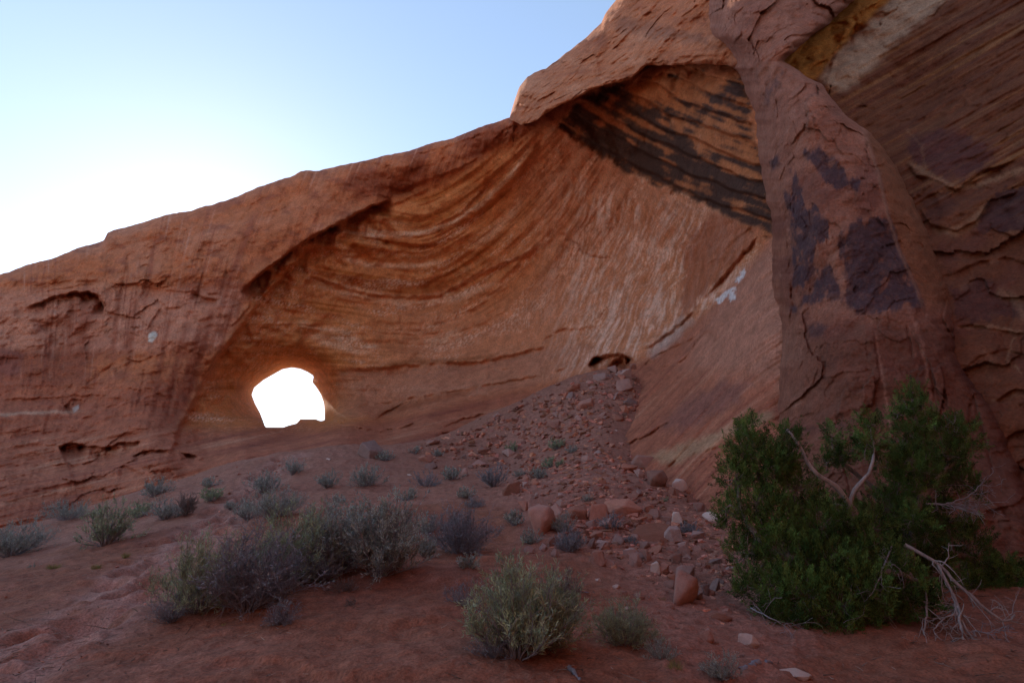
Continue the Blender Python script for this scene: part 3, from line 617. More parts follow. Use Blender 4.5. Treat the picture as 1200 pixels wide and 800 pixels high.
P_ = np.stack([X_, Y_, Z_], -1); o3 = np.stack([-nx_, -ny_, 0*nx_], -1)[None]
P_ = np.concatenate([P_, P_[-1:]+o3*2+[0, 0, .5], P_[-1:]+o3*12]); Cw = np.concatenate([Cw, Cw[-1:], Cw[-1:]])
tag(make_mesh("shade_wall", P_, grid_faces(P_.shape[0], P_.shape[1]), M_near, Cw), "unseen sandstone wall added past the camera to shade the foreground", kind="structure")
# ------------------------------------------------------------------ ground
GP = [(600,790,4.5),(0,790,5.2),(300,790,4.8),(900,790,5.0),(1190,790,5.6),(-300,790,6.5),(1500,790,6),(0,700,9),(200,700,7.6),(450,650,9),(600,700,6.9),(300,620,12.5),(0,650,15.5),(-200,640,20),
      (100,600,21),(0,622,20.5),(150,582,23.5),(200,572,24),(300,546,25.5),(400,530,26.5),(450,560,18.5),(500,520,27.5),(540,503,29),(590,520,24.5),(600,560,18),(640,600,12.4),(560,640,10.2),(640,470,31),(690,446,29.5),(735,438,27.5),
      (690,480,24),(700,520,20.5),(740,545,17.6),(640,540,21),(790,572,14.4),(850,605,11.6),(780,620,11.2),(700,640,9.8),(880,640,10.2),(860,700,7.9),(960,680,8.7),(1050,690,8.3),(1150,690,7.9),(1250,690,7.4),(1000,760,6.2)]
pw = [world(a, b, c) for a, b, c in GP]
gx = [(p[0], p[1]) for p in pw]; gz = [p[2] for p in pw]
for x, y, z in ((0,0,0),(3,1,-.05),(-3,1,-.05),(0,-5,-.4),(8,-4,-.3),(-8,-4,-.8),(8,3,0),(-10,4,-.4),(-16,10,-.5),(-35,14,-1.2),(-35,28,-1.2),(-50,30,-2),(12,8,.2),(16,12,1),(14,25,3),(0,42,2),(-18,40,3.5),(-30,38,0),(5,50,0),(-18,46,5.3),(-20,56,5.0),(-24,66,4.5),(-12,50,5.2),(-18,58,0),(-40,55,-2),(20,50,2),(30,20,2),(25,0,0),(-30,-10,-2),(0,-20,-2),(0,70,-3),(-40,75,-4),(40,60,-2)):  # ground behind the window is raised to bounce sun into it
    gx.append((x, y)); gz.append(z)
for a, b, c_ in [(150,582,23.5),(200,572,24),(250,560,24.7),(300,546,25.5),(350,537,26),(400,530,26.5),(450,525,27),(500,520,27.5),(540,503,29),(590,487,30),(640,470,31),(690,446,29.5),(735,438,27.5),(742,490,22),(742,520,19.5),(760,560,16),(790,572,14.4),(820,590,12.8),(850,605,11.6),(900,640,10.0)]:
    p = world(a, b, c_); q = p*np.array([1, 1, 0]); q /= np.linalg.norm(q)
    if a > 737: q = np.array([.94, .34, 0])
    for s, dz_ in ((1.2, -.55), (3.5, -1.2)): gx.append((p[0]+q[0]*s, p[1]+q[1]*s)); gz.append(p[2]+dz_)
_g = tps(gx, gz, 10.)
def gbase(x, y):
    x = np.asarray(x, float); y = np.asarray(y, float); r = np.hypot(x, y-15)
    f = sstep(75, 45, r); far = -3.0+5*fbm(x/180, y/180, 0*x+4, 3)*sstep(80, 300, r)
    xc = np.clip(x, -70, 60); yc = np.clip(y, -40, 90)
    return _g(xc, yc)*f+far*(1-f)
def proj(P):
    y = P[..., 1]*math.cos(PITCH)+(P[..., 2]-CAMZ)*math.sin(PITCH); z = -P[..., 1]*math.sin(PITCH)+(P[..., 2]-CAMZ)*math.cos(PITCH)
    y = np.where(y < .3, .3, y); return 600+FPX*P[..., 0]/y, 400-FPX*z/y
_rp = np.random.RandomState(3)
PATH = np.array([world(a, b, c)[:2] for a, b, c in ((-60,800,5.0),(60,745,6.2),(125,700,7.5),(180,655,9.8),(240,612,13),(300,575,18),(340,550,22))])
seg = np.hypot(*np.diff(PATH, axis=0).T); cum = np.concatenate([[0], np.cumsum(seg)])
DIM = []
for i in range(150):
    t = _rp.uniform(0, cum[-1]); x = np.interp(t, cum, PATH[:, 0]); y = np.interp(t, cum, PATH[:, 1])
    DIM.append((x+_rp.normal(0, .32), y+_rp.normal(0, .32), _rp.uniform(.12, .22), _rp.uniform(.04, .085), _rp.uniform(0, 3.14)))
def pathd(x, y):
    b = np.full(x.shape, 99.)
    for i in range(len(PATH)-1):
        a, d = PATH[i], PATH[i+1]-PATH[i]; t = np.clip(((x-a[0])*d[0]+(y-a[1])*d[1])/(d@d), 0, 1); b = np.minimum(b, np.hypot(x-a[0]-t*d[0], y-a[1]-t*d[1]))
    return b
def ground_z(x, y):
    x = np.asarray(x, float); y = np.asarray(y, float); r = np.hypot(x, y)
    z = gbase(x, y)+.16*fbm(x/2.6, y/2.6, 0*x, 4)*sstep(1, 6, r)+.05*fbm(x/.7, y/.7, 0*x+2, 4)
    return z
def rubble_w(x, y):
    """how stony the ground is, 0..1"""
    P = np.stack([x, y, gbase(x, y)], -1); u, v = proj(P)
    w = patch(u, v, [(745,425),(690,440),(640,458),(600,490),(560,515),(585,545),(590,580),(610,640),(700,660),(740,700),(780,800),(900,830),(960,760),(900,640),(860,610),(790,575),(735,545),(700,522),(740,480)], 22, 30, 40)
    return w*(y > 3)
az = np.concatenate([np.arange(-180, -52, 4), np.arange(-52, -43, .6), np.arange(-43, 43, .13), np.arange(43, 52, .6), np.arange(52, 180.1, 4)]); az[-1] = 180
rr = np.concatenate([[.02, .5, 1.2, 2.0, 2.6], np.exp(np.arange(math.log(3.0), math.log(46), .0078)), [47, 49, 52, 56, 62, 70, 82, 100, 130, 170, 230, 320, 450, 700, 1100, 1800, 3000, 6000]])
A2, R2 = np.meshgrid(np.radians(az), rr); X = R2*np.sin(A2); Yg = R2*np.cos(A2)
Z = ground_z(X, Yg)
k = (R2 < 30) & (np.abs(A2) < 1.0)
x, y = X[k], Yg[k]; dz = np.zeros(x.shape)
pd = pathd(x, y); wp = sstep(1.0, .45, pd)
dz += wp*(-.05+.035*fbm(x/.25, y/.25, 0*x+7, 4))
for a, b, r_, dp, an in DIM:
    m = (np.abs(x-a) < .6) & (np.abs(y-b) < .6); ca, sa = math.cos(an), math.sin(an)
    xx = ((x[m]-a)*ca+(y[m]-b)*sa)/1.5; yy = -(x[m]-a)*sa+(y[m]-b)*ca; q = (xx*xx+yy*yy)/r_**2
    dz[m] += -2.3*dp*np.exp(-q)+dp*.45*np.exp(-((np.sqrt(q)-1.6)/.5)**2)
dz += .018*fbm(x/.12, y/.12, 0*x+1, 4)+.035*fbm(x/.4, y/.4, 0*x+12, 4, ridge=True)*sstep(.5, 1.5, pd)
rw = rubble_w(x, y); dz += rw*(.035*fbm(x/.3, y/.3, 0*x+3, 4, ridge=True))
# small erosion steps on the left slope
lev = (x*.25+y*.9)/1.3+.8*fbm(x/2.5, y/2.5, 0*x+8, 4); fl = lev-np.floor(lev); dz += .05*(sstep(.0, .07, fl)-fl)*sstep(-.1, .2, fbm(x/2, y/2, 0*x+9, 3))*(1-rw)
Z[k] += dz
n0 = fbm(X/3, Yg/3, 0*X, 5); n1_ = fbm(X/.5, Yg/.5, 0*X+1, 5, gain=.65)
C = np.zeros(X.shape+(3,))+np.array([.31, .120, .070])
C = cmix(C, [.38, .175, .125], sstep(.0, .4, n0)*.6); C = cmix(C, [.22, .08, .055], sstep(0, .4, -n0)*.6)
C = cmix(C, [.42, .21, .16], sstep(.1, .5, n1_)*.35)
m = np.zeros(X.shape); m[k] = wp*sstep(-.5, .2, fbm(x/.5, y/.5, 0*x+17, 4)); C = cmix(C, [.45, .245, .195], m*.8)
m = np.zeros(X.shape); m[k] = rw; C = cmix(C, [.36, .16, .115], m*.7)
u_, v_ = proj(np.stack([X, Yg, Z], -1))
C = cmix(C, [.40, .19, .135], (Yg > 14)*sstep(25, 17, np.abs(X+6))*.5)
bh = sstep(7, 3, np.abs(X+17-(Yg-45)*-.35))*sstep(41, 44, Yg)*sstep(75, 55, Yg)+0*X; C = cmix(C, [.66, .42, .26], sstep(43.5, 45, Yg)*sstep(30, 15, np.abs(X+18)))  # unseen ground beyond the fin made paler to reflect sun onto the window reveal
far_ = sstep(60, 140, R2); C = cmix(C, [.44, .22, .14], far_)
C = np.clip(C*(1+.15*n1_)[..., None], .01, .9)
gr = make_mesh("ground", np.stack([X, Yg, Z], -1), grid_faces(len(rr), len(az))[:, ::-1], M_sand, C)
gr["kind"] = "structure"; gr["label"] = "red sand slope with a trodden footprint track and small erosion steps"
# ------------------------------------------------------------------ placing things on the ground
_Ys = np.exp(np.linspace(math.log(2.5), math.log(48), 420))
def hit(u, v):
    """where the sight line meets the ground"""
    P = world(np.full(_Ys.shape, float(u)), np.full(_Ys.shape, float(v)), _Ys)
    b = P[:, 2]-ground_z(P[:, 0], P[:, 1]); i = int(np.argmax(b < 0)) if (b < 0).any() else len(b)-1
    if i == 0: return P[0]
    t = b[i-1]/(b[i-1]-b[i]+1e-9); p = P[i-1]+(P[i]-P[i-1])*t; return p
def depth(p): return p[1]*math.cos(PITCH)+(p[2]-CAMZ)*math.sin(PITCH)
def gz(x, y): return float(ground_z(np.array([x]), np.array([y]))[0])
def ico(n):
    import bmesh
    bm = bmesh.new(); bmesh.ops.create_icosphere(bm, subdivisions=n, radius=1)
    V = np.array([v.co[:] for v in bm.verts]); F = np.array([[v.index for v in f.verts] for f in bm.faces]); bm.free(); return V, F
ICO = {n: ico(n) for n in (1, 2, 3, 4)}
def rockmesh(seed, n=3, planes=11, flat=1.0, rounding=.12):
    r_ = np.random.RandomState(seed); V, F = ICO[n]
    N = r_.normal(size=(planes, 3)); N /= np.linalg.norm(N, axis=1)[:, None]
    N /= np.linalg.norm(N, axis=1)[:, None]; N[0] = (0.1, .05, 1); N[1] = (0, .1, -1); N[0] /= np.linalg.norm(N[0]); d = r_.uniform(.5, .85, planes); d[0] = .62
    c = V@N.T; q = np.where(c > .05, d[None]/np.maximum(c, .05), 9); q = np.minimum(q, 1.25)
    p = 70 if rounding < .2 else 14
    r = (q**-p).sum(1)**(-1/p)
    W = V*r[:, None]; s = seed*1.7
    W *= (1+.09*fbm(W[:, 0]*1.6+s, W[:, 1]*1.6, W[:, 2]*1.6, 4)+.06*fbm(W[:, 0]*5+s, W[:, 1]*5, W[:, 2]*7, 3, ridge=True))[:, None]
    W /= np.abs(W).max(0)[None]; return W, F
def hullrock(seed, npts=13, sub=2, bev=.05):
    import bmesh
    r_ = np.random.RandomState(seed); p = r_.normal(size=(npts, 3)); p /= np.linalg.norm(p, axis=1)[:, None]; p *= r_.uniform(.75, 1.1, (npts, 1)); p = np.clip(p, -.92, .92); p[:, 2] = np.clip(p[:, 2], -.62, .6+.15*p[:, 0])
    bm = bmesh.new(); vs = [bm.verts.new(q) for q in p]; g_ = bmesh.ops.convex_hull(bm, input=vs)
    bmesh.ops.delete(bm, geom=[e for e in g_["geom_interior"] if isinstance(e, bmesh.types.BMVert)], context='VERTS')
    bmesh.ops.dissolve_limit(bm, angle_limit=R(14), verts=bm.verts[:], edges=bm.edges[:])
    if bev: bmesh.ops.bevel(bm, geom=bm.edges[:], offset=bev, segments=1, affect='EDGES', clamp_overlap=True)
    bmesh.ops.triangulate(bm, faces=bm.faces[:])
    for _ in range(sub):
        bmesh.ops.subdivide_edges(bm, edges=[e for e in bm.edges if e.calc_length() > .22], cuts=1, use_grid_fill=True); bmesh.ops.triangulate(bm, faces=bm.faces[:])
    bm.verts.index_update(); W = np.array([v.co[:] for v in bm.verts]); F = np.array([[v.index for v in f.verts] for f in bm.faces]); bm.free()
    if sub:
        s = seed*1.3; L = np.linalg.norm(W, axis=1)[:, None]; W = W*(1+.07*fbm(W[:, 0]*1.7+s, W[:, 1]*1.7, W[:, 2]*1.7, 3)+.035*fbm(W[:, 0]*6+s, W[:, 1]*6, W[:, 2]*9, 3, ridge=True))[:, None]
    W /= np.abs(W).max(0)[None]; return W, F
PR = {}
def rockproto(i, n, rounding):
    k = (i, n, rounding)
    if k not in PR:
        W, F = rockmesh(100+i, n, 9+i % 5, rounding=rounding) if rounding > 5 else hullrock(100+i, 12+i % 5, {2: 0, 3: 2, 4: 3}[n], .13 if rounding > .2 else .05 if n > 2 else 0)
        o = make_mesh("rock", W, F, M_rock, smooth=(n > 2 and rounding > .2)); PR[k] = o.data; bpy.data.objects.remove(o)
        PR[k].name = "rock_shape_%d_%d" % (i, n)
    return PR[k]
_rr = random.Random(11)
def add_rock(u, v, wpx, hpx, label, cat="rock", group=None, pale=False, n=3, name="rock", seed=None, tilt=None, rounding=.1, depthf=1.0, lift=0.0):
    p = hit(u, v); D = depth(p); sx = wpx/FPX*D/2; sz = hpx/FPX*D/2*1.08
    i = seed if seed is not None else _rr.randrange(14)
    me = rockproto(i, n, rounding)
    if pale:
        me = me.copy(); me.materials.clear(); me.materials.append(M_pale)
    o = bpy.data.objects.new(name, me); COL.objects.link(o)
    sy = (sx*.8+sz*.2)*_rr.uniform(.75, 1.1)*depthf
    if n < 3: sy = sx*_rr.uniform(.7, 1.1)
    y = p[1]+sy*.7; x = p[0]*(y/p[1]); z = p[2]+sz*.78+lift
    o.location = (x, y, z); o.scale = (sx, sy, sz)
    tl = tilt if tilt is not None else _rr.uniform(-.22, .22)
    o.rotation_euler = (_rr.uniform(-.15, .25), tl, _rr.uniform(-.5, .5) if n > 2 else _rr.uniform(0, 6.28))
    return tag(o, label, cat, group)
BOUL = [ # u, v base, width, height, label, pale, extra
 (761,553,44,20,"long flat-topped red boulder at the foot of the smooth ramp",0,.25),(769,572,28,24,"blocky red boulder under the long flat-topped one",0,0),(786,564,17,13,"dark red block between the long boulder and the pale one",0,0),
 (797,576,21,16,"pale rounded boulder at the ramp foot above the gravel",1,0),(737,553,23,10,"flat red slab left of the long flat-topped boulder",0,.1),(749,561,15,12,"small red block below the flat slab at the ramp foot",0,0),
 (727,566,20,10,"low wedge of red rock at the left end of the ramp-foot boulders",0,.15),(730,606,46,22,"wide brown slab half buried in the gravel",0,.1),(760,603,17,13,"grey-red stone at the right end of the wide brown slab",0,.2),
 (758,612,15,12,"small red stone under the grey-red one beside the brown slab",0,0),(795,618,18,19,"upright pale pink stone above the big leaning slab",1,-.2),(836,613,24,14,"pale flat stone beside the left edge of the juniper",1,.2),
 (820,601,16,13,"red stone left of the juniper among the gravel",0,.3),(762,636,62,24,"largest flat slab of the rubble, overhanging a dark gap",0,.08),(793,637,28,20,"dark red block behind the right end of the largest slab",0,.3),
 (801,712,38,44,"big upright rounded grey-pink boulder low in the rubble",0,.45),(804,684,24,23,"tan boulder leaning behind the big upright one",0,.3),(770,675,14,17,"squarish pale pink block left of the big upright boulder",1,0),
 (779,676,12,16,"dark block touching the squarish pale one",0,0),(758,660,12,16,"pinkish pointed stone under the largest slab",0,0),(724,641,16,15,"rounded red stone left of the largest slab",0,0),
 (745,666,14,18,"orange-red broken stone below the largest slab",0,0),(801,655,20,17,"dark red cube-like rock right below the largest slab",0,0),(828,755,18,17,"tilted pink cube-shaped rock alone near the bottom",0,.3),
 (763,734,12,14,"small upright pink stone in the lower gravel",0,0),(847,731,24,12,"low dark red rock beside the lower juniper foliage",0,.1),(827,701,14,17,"dark wedge between the big boulder and the juniper",0,.3),
 (837,695,16,17,"dark red boulder next to the middle juniper foliage",0,0),(704,665,25,20,"flat grey-purple slab lying in the sand below the rubble",0,.3),(633,629,38,40,"big cracked and rounded red boulder at the left of the boulder row",0,-.25),
 (678,612,29,21,"rounded orange boulder in the middle of the boulder row",0,.15),(702,614,28,25,"rounded red boulder at the right end of the boulder row",0,.2),(600,582,24,19,"lone cracked tan-red boulder on the slope above the boulder row",0,-.1),
 (612,601,14,15,"small red boulder above and left of the big cracked one",0,0),(650,606,19,17,"red boulder just right of the big cracked one",0,.3),(658,596,15,11,"flat-topped stone on the crest of the boulder row",0,0),
 (648,644,17,16,"purple-grey stone below the big cracked boulder",0,0),(636,647,13,11,"small orange block left of the purple-grey stone",0,0),(651,653,11,10,"bright orange-red stone under the purple-grey one",0,0),
 (620,650,15,10,"pale pink wedge in the sand below the big cracked boulder",0,.2),(694,620,14,11,"small stone under the rounded red boulders",0,0),(692,644,13,14,"brick-like upright stone below the boulder row",0,0),(712,647,14,9,"brick-shaped red stone with a flat top below the row",0,0),
 (671,461,19,12,"pointed slab at the left of the pile by the cave mouth",0,-.35),(688,480,24,15,"dark wedge-shaped boulder at the foot of the cave pile",0,0),(732,459,22,17,"large square block at the right of the cave pile",0,.08),
 (733,443,17,13,"block stacked above the square block by the cave",0,-.1),(718,438,13,11,"topmost stone of the cave pile",0,0),(688,445,16,8,"flat pale slab on top of the cave pile",0,0),(705,447,18,12,"broken block in the middle of the cave pile",0,0),
 (736,477,25,12,"tan triangular slab below the square block of the cave pile",0,-.3),(694,457,13,8,"small tan stone in the centre of the cave pile",0,0),(670,469,13,12,"blocky stone under the pointed slab of the cave pile",0,0),
 (724,494,17,11,"lone red block below the tan triangular slab",0,0),(651,504,19,13,"pale pink block on the upper gravel slope",0,.1),(720,469,13,10,"small red block below the square block",0,0),
 (434,537,30,25,"tilted orange slab standing on the alcove floor edge",0,-.6),(506,522,20,8,"thin slab lying on the alcove floor ledges",0,-.25),(499,543,20,11,"low red rock between shrubs below the alcove floor",0,0),(505,550,16,9,"flat red rock just below the low one",0,0),
 (567,532,16,9,"dark red flat rock on the upper slope left of the gravel",0,.2),(596,536,17,11,"red wedge beside a small green shrub on the slope",0,-.2),(562,547,18,9,"thin red slab above the dark blue shrub",0,0),(545,558,12,11,"rounded red stone next to a grey shrub mid slope",0,0),
 (578,519,16,9,"red rock at the left edge of the upper gravel",0,0),(193,566,12,6,"small rock at the foot of the left wall",0,0),
]
for i, (u, v, a, b, lab, pale, tl) in enumerate(BOUL):
    add_rock(u, v, a, b, lab, "boulder" if a*b > 330 else "rock", None, pale, 4 if a > 22 else 3, name="boulder" if a*b > 330 else "rock", seed=(i*5+3) % 14, tilt=tl if tl else None, rounding=.3 if "rounded" in lab else .1)
for u, v, a, b, lab in ((383,540,9,4,"small white flake of stone on the sand below the window"),(701,683,10,5,"white flat chip in the sand below the grey-purple slab"),(722,692,11,7,"pale pink chip just right of the white flat chip"),(734,717,8,7,"white pebble above the low green shrub"),
                        (814,778,11,6,"white triangular chip near the bottom right of the sand"),(480,558,7,3,"pale chip on the slope among the grey shrubs"),(580,597,5,3,"tiny white pebble above the round grey shrub"),(722,506,5,3,"tiny white stone at the top of the ramp foot"),
                        (798,556,6,3,"white flake resting beside the pale boulder"),(930,797,40,12,"long pale pink slab at the bottom edge under the juniper"),(878,760,22,16,"dark pink stone in front of the juniper's lower left")):
    add_rock(u, v, a, b, lab, "stone", None, True, 3, name="stone", seed=int(u) % 14)
# the rubble apron: every larger stone on its own, the gravel as one mass
ZN = [("small angular red stone in the pile spilling from the cave mouth", "stones spilling from the cave mouth", [(745,430),(690,440),(650,470),(640,500),(700,510),(745,480)], 38, 5, 13),
      ("small red stone on the upper gravel slope left of the cave pile", "stones of the upper gravel slope", [(640,462),(560,500),(500,525),(560,555),(650,550),(690,510),(660,480)], 46, 4, 11),
      ("broken red stone of the gravel fan between ramp foot and boulder row", "stones of the gravel fan", [(700,520),(600,560),(600,590),(720,595),(800,600),(850,612),(800,575),(745,548)], 56, 5, 13),
      ("red stone among the big slabs left of the juniper", "stones among the big slabs", [(650,600),(720,600),(850,610),(880,690),(850,730),(790,700),(720,650),(640,640)], 84, 7, 22),
      ("loose red stone on the sand in front of the juniper", "loose stones before the juniper", [(700,650),(780,710),(860,720),(900,780),(880,798),(800,770),(740,720)], 36, 5, 15)]
rnd = random.Random(5)
def inpoly(x, y, p): return bool(inside(np.array([float(x)]), np.array([float(y)]), p)[0])
for lab, grp, poly, n, s0, s1 in ZN:
    xs = [p[0] for p in poly]; ys = [p[1] for p in poly]; c = 0
    while c < n:
        u, v = rnd.uniform(min(xs), max(xs)), rnd.uniform(min(ys), max(ys))
        if not inpoly(u, v, poly): continue
        s = s0+(s1-s0)*rnd.random()**2.2
        add_rock(u, v, s, s*rnd.uniform(.5, .9), lab, "stone", grp, False, 3 if s > 9 else 2, name="stone"); c += 1
def gravel_mesh():
    r_ = np.random.RandomState(21); NV = []; VV, FF, n = [], [], 0
    Vi, Fi = ICO[1]; shapes = [hullrock(300+i, 9, 0, 0) for i in range(10)]
    px, py, ps = [], [], []
    for lab, grp, poly, cnt, s0, s1 in ZN:
        xs = [p[0] for p in poly]; ys = [p[1] for p in poly]; m = {38:1300,46:2200,56:6500,84:6500,36:2200}[cnt]
        uu = r_.uniform(min(xs)-12, max(xs)+12, m); vv = r_.uniform(min(ys)-8, max(ys)+8, m)
        k = inside(uu+r_.normal(0, 10, m), vv+r_.normal(0, 6, m), poly)
        for u, v in zip(uu[k], vv[k]):
            p = hit(u, v); px.append(p[0]); py.append(p[1]); ps.append((1.8+(10 if cnt == 84 else 7)*r_.rand()**3)/FPX*depth(p)*.62)
    for bp0, m in (([(-20,600),(130,575),(300,542),(480,520),(600,486),(600,499),(480,533),(300,557),(130,594),(-20,628)], 900),):
        uu = r_.uniform(-20, 600, m*3); vv = r_.uniform(486, 628, m*3); k = inside(uu, vv, bp0)
        for u, v in zip(uu[k][:m], vv[k][:m]):
            p = hit(u, v); px.append(p[0]); py.append(p[1]); ps.append((1.2+3.5*r_.rand()**4)/FPX*depth(p)*.62)
    for i in range(3600):                                    # thin scatter of pebbles over the sand
        u = r_.uniform(-40, 1240); v = r_.uniform(560, 798); p = hit(u, v); px.append(p[0]); py.append(p[1]); ps.append(r_.uniform(.5, 1.3)*(.4+1.6*r_.rand()**5)/FPX*depth(p))
    px = np.array(px); py = np.array(py); ps = np.array(ps); pz = ground_z(px, py)
    for i in range(len(px)):
        W, Fi = shapes[i % 10]; a = r_.uniform(0, 6.28); c, s = math.cos(a), math.sin(a); sc = ps[i]*np.array([1, r_.uniform(.6, 1), r_.uniform(.45, .8)])
        W = W*sc; X_ = W[:, 0]*c-W[:, 1]*s; Y_ = W[:, 0]*s+W[:, 1]*c
        VV.append(np.stack([X_+px[i], Y_+py[i], W[:, 2]+pz[i]+ps[i]*.2], 1)); FF.append(Fi+n); n += len(W); NV.append(len(W))
    cv = np.repeat(np.clip(np.array([.36, .155, .105])[None]*r_.uniform(.5, 1.9, (len(px), 1))*r_.uniform(.92, 1.08, (len(px), 3)), 0, 1), NV, 0)
    return np.concatenate(VV), np.concatenate(FF), cv
gv, gf, gc = gravel_mesh()
def litter_mesh():
    r_ = np.random.RandomState(8); Pl = []
    for i in range(3400):
        u = r_.uniform(-40, 1240); v = r_.uniform(575, 799); p = hit(u, v); Pl.append((p[0]+r_.normal(0, .1), p[1]+r_.normal(0, .1)))
    Pl = np.array(Pl); n = len(Pl); z = ground_z(Pl[:, 0], Pl[:, 1])+.012; a = r_.uniform(0, 6.28, n); l = r_.uniform(.02, .09, n)*(1+2*(r_.rand(n) > .93)); D = np.stack([np.cos(a), np.sin(a), r_.normal(.1, .2, n)], 1)
    P = np.stack([Pl[:, 0], Pl[:, 1], z], 1); pa = [(np.stack([P[i], P[i]+D[i]*l[i]*.5+r_.normal(0, .004, 3), P[i]+D[i]*l[i]]), np.array([.003, .0026, .0012])*r_.uniform(.6, 1.5)) for i in range(n)]
    V, F = tubes(pa, 3); c = np.where(r_.rand(n) > .5, 1.0, .35)*r_.uniform(.5, 1.2, n); return V, F, np.repeat(np.stack([c*.42, c*.33, c*.27], 1), 9, 0)
LITTER = 1
tag(make_mesh("gravel", gv, gf, M_sand, gc, smooth=False), "red gravel and pebbles spread over the rubble slope and sand", "gravel", None, "stuff")

# ------------------------------------------------------------------ plants
def leaf_material(name, col, var=.5, trans=.25):
    m, nt, b = new_mat(name, .75, .15); L = nt.links
    at = nd(nt, "ShaderNodeAttribute", attribute_name="Col")
    mx = nd(nt, "ShaderNodeVectorMath", operation='MULTIPLY'); mx.inputs[1].default_value = col; L.new(at.outputs["Color"], mx.inputs[0]); L.new(mx.outputs[0], b.inputs["Base Color"])
    tr_ = nd(nt, "ShaderNodeBsdfTranslucent"); L.new(mx.outputs[0], tr_.inputs["Color"]); ms = nd(nt, "ShaderNodeMixShader"); ms.inputs[0].default_value = trans
    out = nt.nodes["Material Output"]; L.new(b.outputs[0], ms.inputs[1]); L.new(tr_.outputs[0], ms.inputs[2]); L.new(ms.outputs[0], out.inputs["Surface"]); return m
def wood_material(name, c1, c2, sc=18):
    m, nt, b = new_mat(name, .9, .15); L = nt.links; tc = nd(nt, "ShaderNodeTexCoord")
    mp = nd(nt, "ShaderNodeMapping"); mp.inputs["Scale"].default_value = (1, 1, .18); L.new(tc.outputs["Object"], mp.inputs[0])
    n = nd(nt, "ShaderNodeTexNoise", Scale=sc, Detail=6.0, Roughness=.7); L.new(mp.outputs[0], n.inputs["Vector"])
    cr_ = nd(nt, "ShaderNodeValToRGB"); cr_.color_ramp.elements[0].position = .3; cr_.color_ramp.elements[1].position = .7
    cr_.color_ramp.elements[0].color = (*c1, 1); cr_.color_ramp.elements[1].color = (*c2, 1); L.new(n.outputs[0], cr_.inputs[0]); L.new(cr_.outputs[0], b.inputs["Base Color"])
    bp = nd(nt, "ShaderNodeBump", Strength=.8, Distance=.01); L.new(n.outputs[0], bp.inputs["Height"]); L.new(bp.outputs[0], b.inputs["Normal"]); return m
M_sage = leaf_material("sage_leaf", (.30, .345, .30)); M_green = leaf_material("rabbitbrush_leaf", (.28, .345, .215)); M_dry = leaf_material("dry_leaf", (.20, .155, .13))
M_yel = leaf_material("grass_blade", (.24, .22, .085)); M_blue = leaf_material("dull_leaf", (.23, .25, .26)); M_jun = leaf_material("juniper_foliage", (.070, .125, .030), trans=.2)
M_twig = wood_material("grey_twig", (.14, .12, .125), (.32, .29, .30)); M_twigd = wood_material("dark_twig", (.12, .11, .125), (.30, .28, .31))
M_bark = wood_material("juniper_bark", (.09, .065, .055), (.30, .24, .21), 10); M_dead = wood_material("bleached_wood", (.16, .13, .12), (.42, .37, .35), 14)
def tubes(paths, sides=3):
    """paths: list of (points Nx3, radii N)"""
    VV, FF, n = [], [], 0
    an = np.arange(sides)*2*math.pi/sides
    for P, r in paths:
        P = np.asarray(P, float); r = np.asarray(r, float); d = np.gradient(P, axis=0); d /= np.linalg.norm(d, axis=1)[:, None]+1e-9
        a = np.cross(d, np.array([.31, .27, .91])); a /= np.linalg.norm(a, axis=1)[:, None]+1e-9; b = np.cross(d, a)
        ring = P[:, None]+r[:, None, None]*(a[:, None]*np.cos(an)[None, :, None]+b[:, None]*np.sin(an)[None, :, None])
        k = len(P); VV.append(ring.reshape(-1, 3)); i = np.arange(k-1)[:, None]*sides+np.arange(sides)[None]; j = np.arange(k-1)[:, None]*sides+(np.arange(sides)[None]+1) % sides
        FF.append(np.stack([i, j, j+sides, i+sides], -1).reshape(-1, 4)+n); n += k*sides
    return np.concatenate(VV), np.concatenate(FF)
def blades(P, D, ln, wd, r_, bend=.0):
    """narrow leaf quads at points P along directions D"""
    n = len(P); a = r_.normal(size=(n, 3)); s = np.cross(D, a); s /= np.linalg.norm(s, axis=1)[:, None]+1e-9
    ln = np.asarray(ln)[:, None]*np.ones((n, 1)); wd = np.asarray(wd)[:, None]*np.ones((n, 1))
    q = np.stack([P, P+D*ln*.5+s*wd*.5, P+D*ln, P+D*ln*.5-s*wd*.5], 1)
    return q.reshape(-1, 3), np.arange(4*n).reshape(-1, 4)
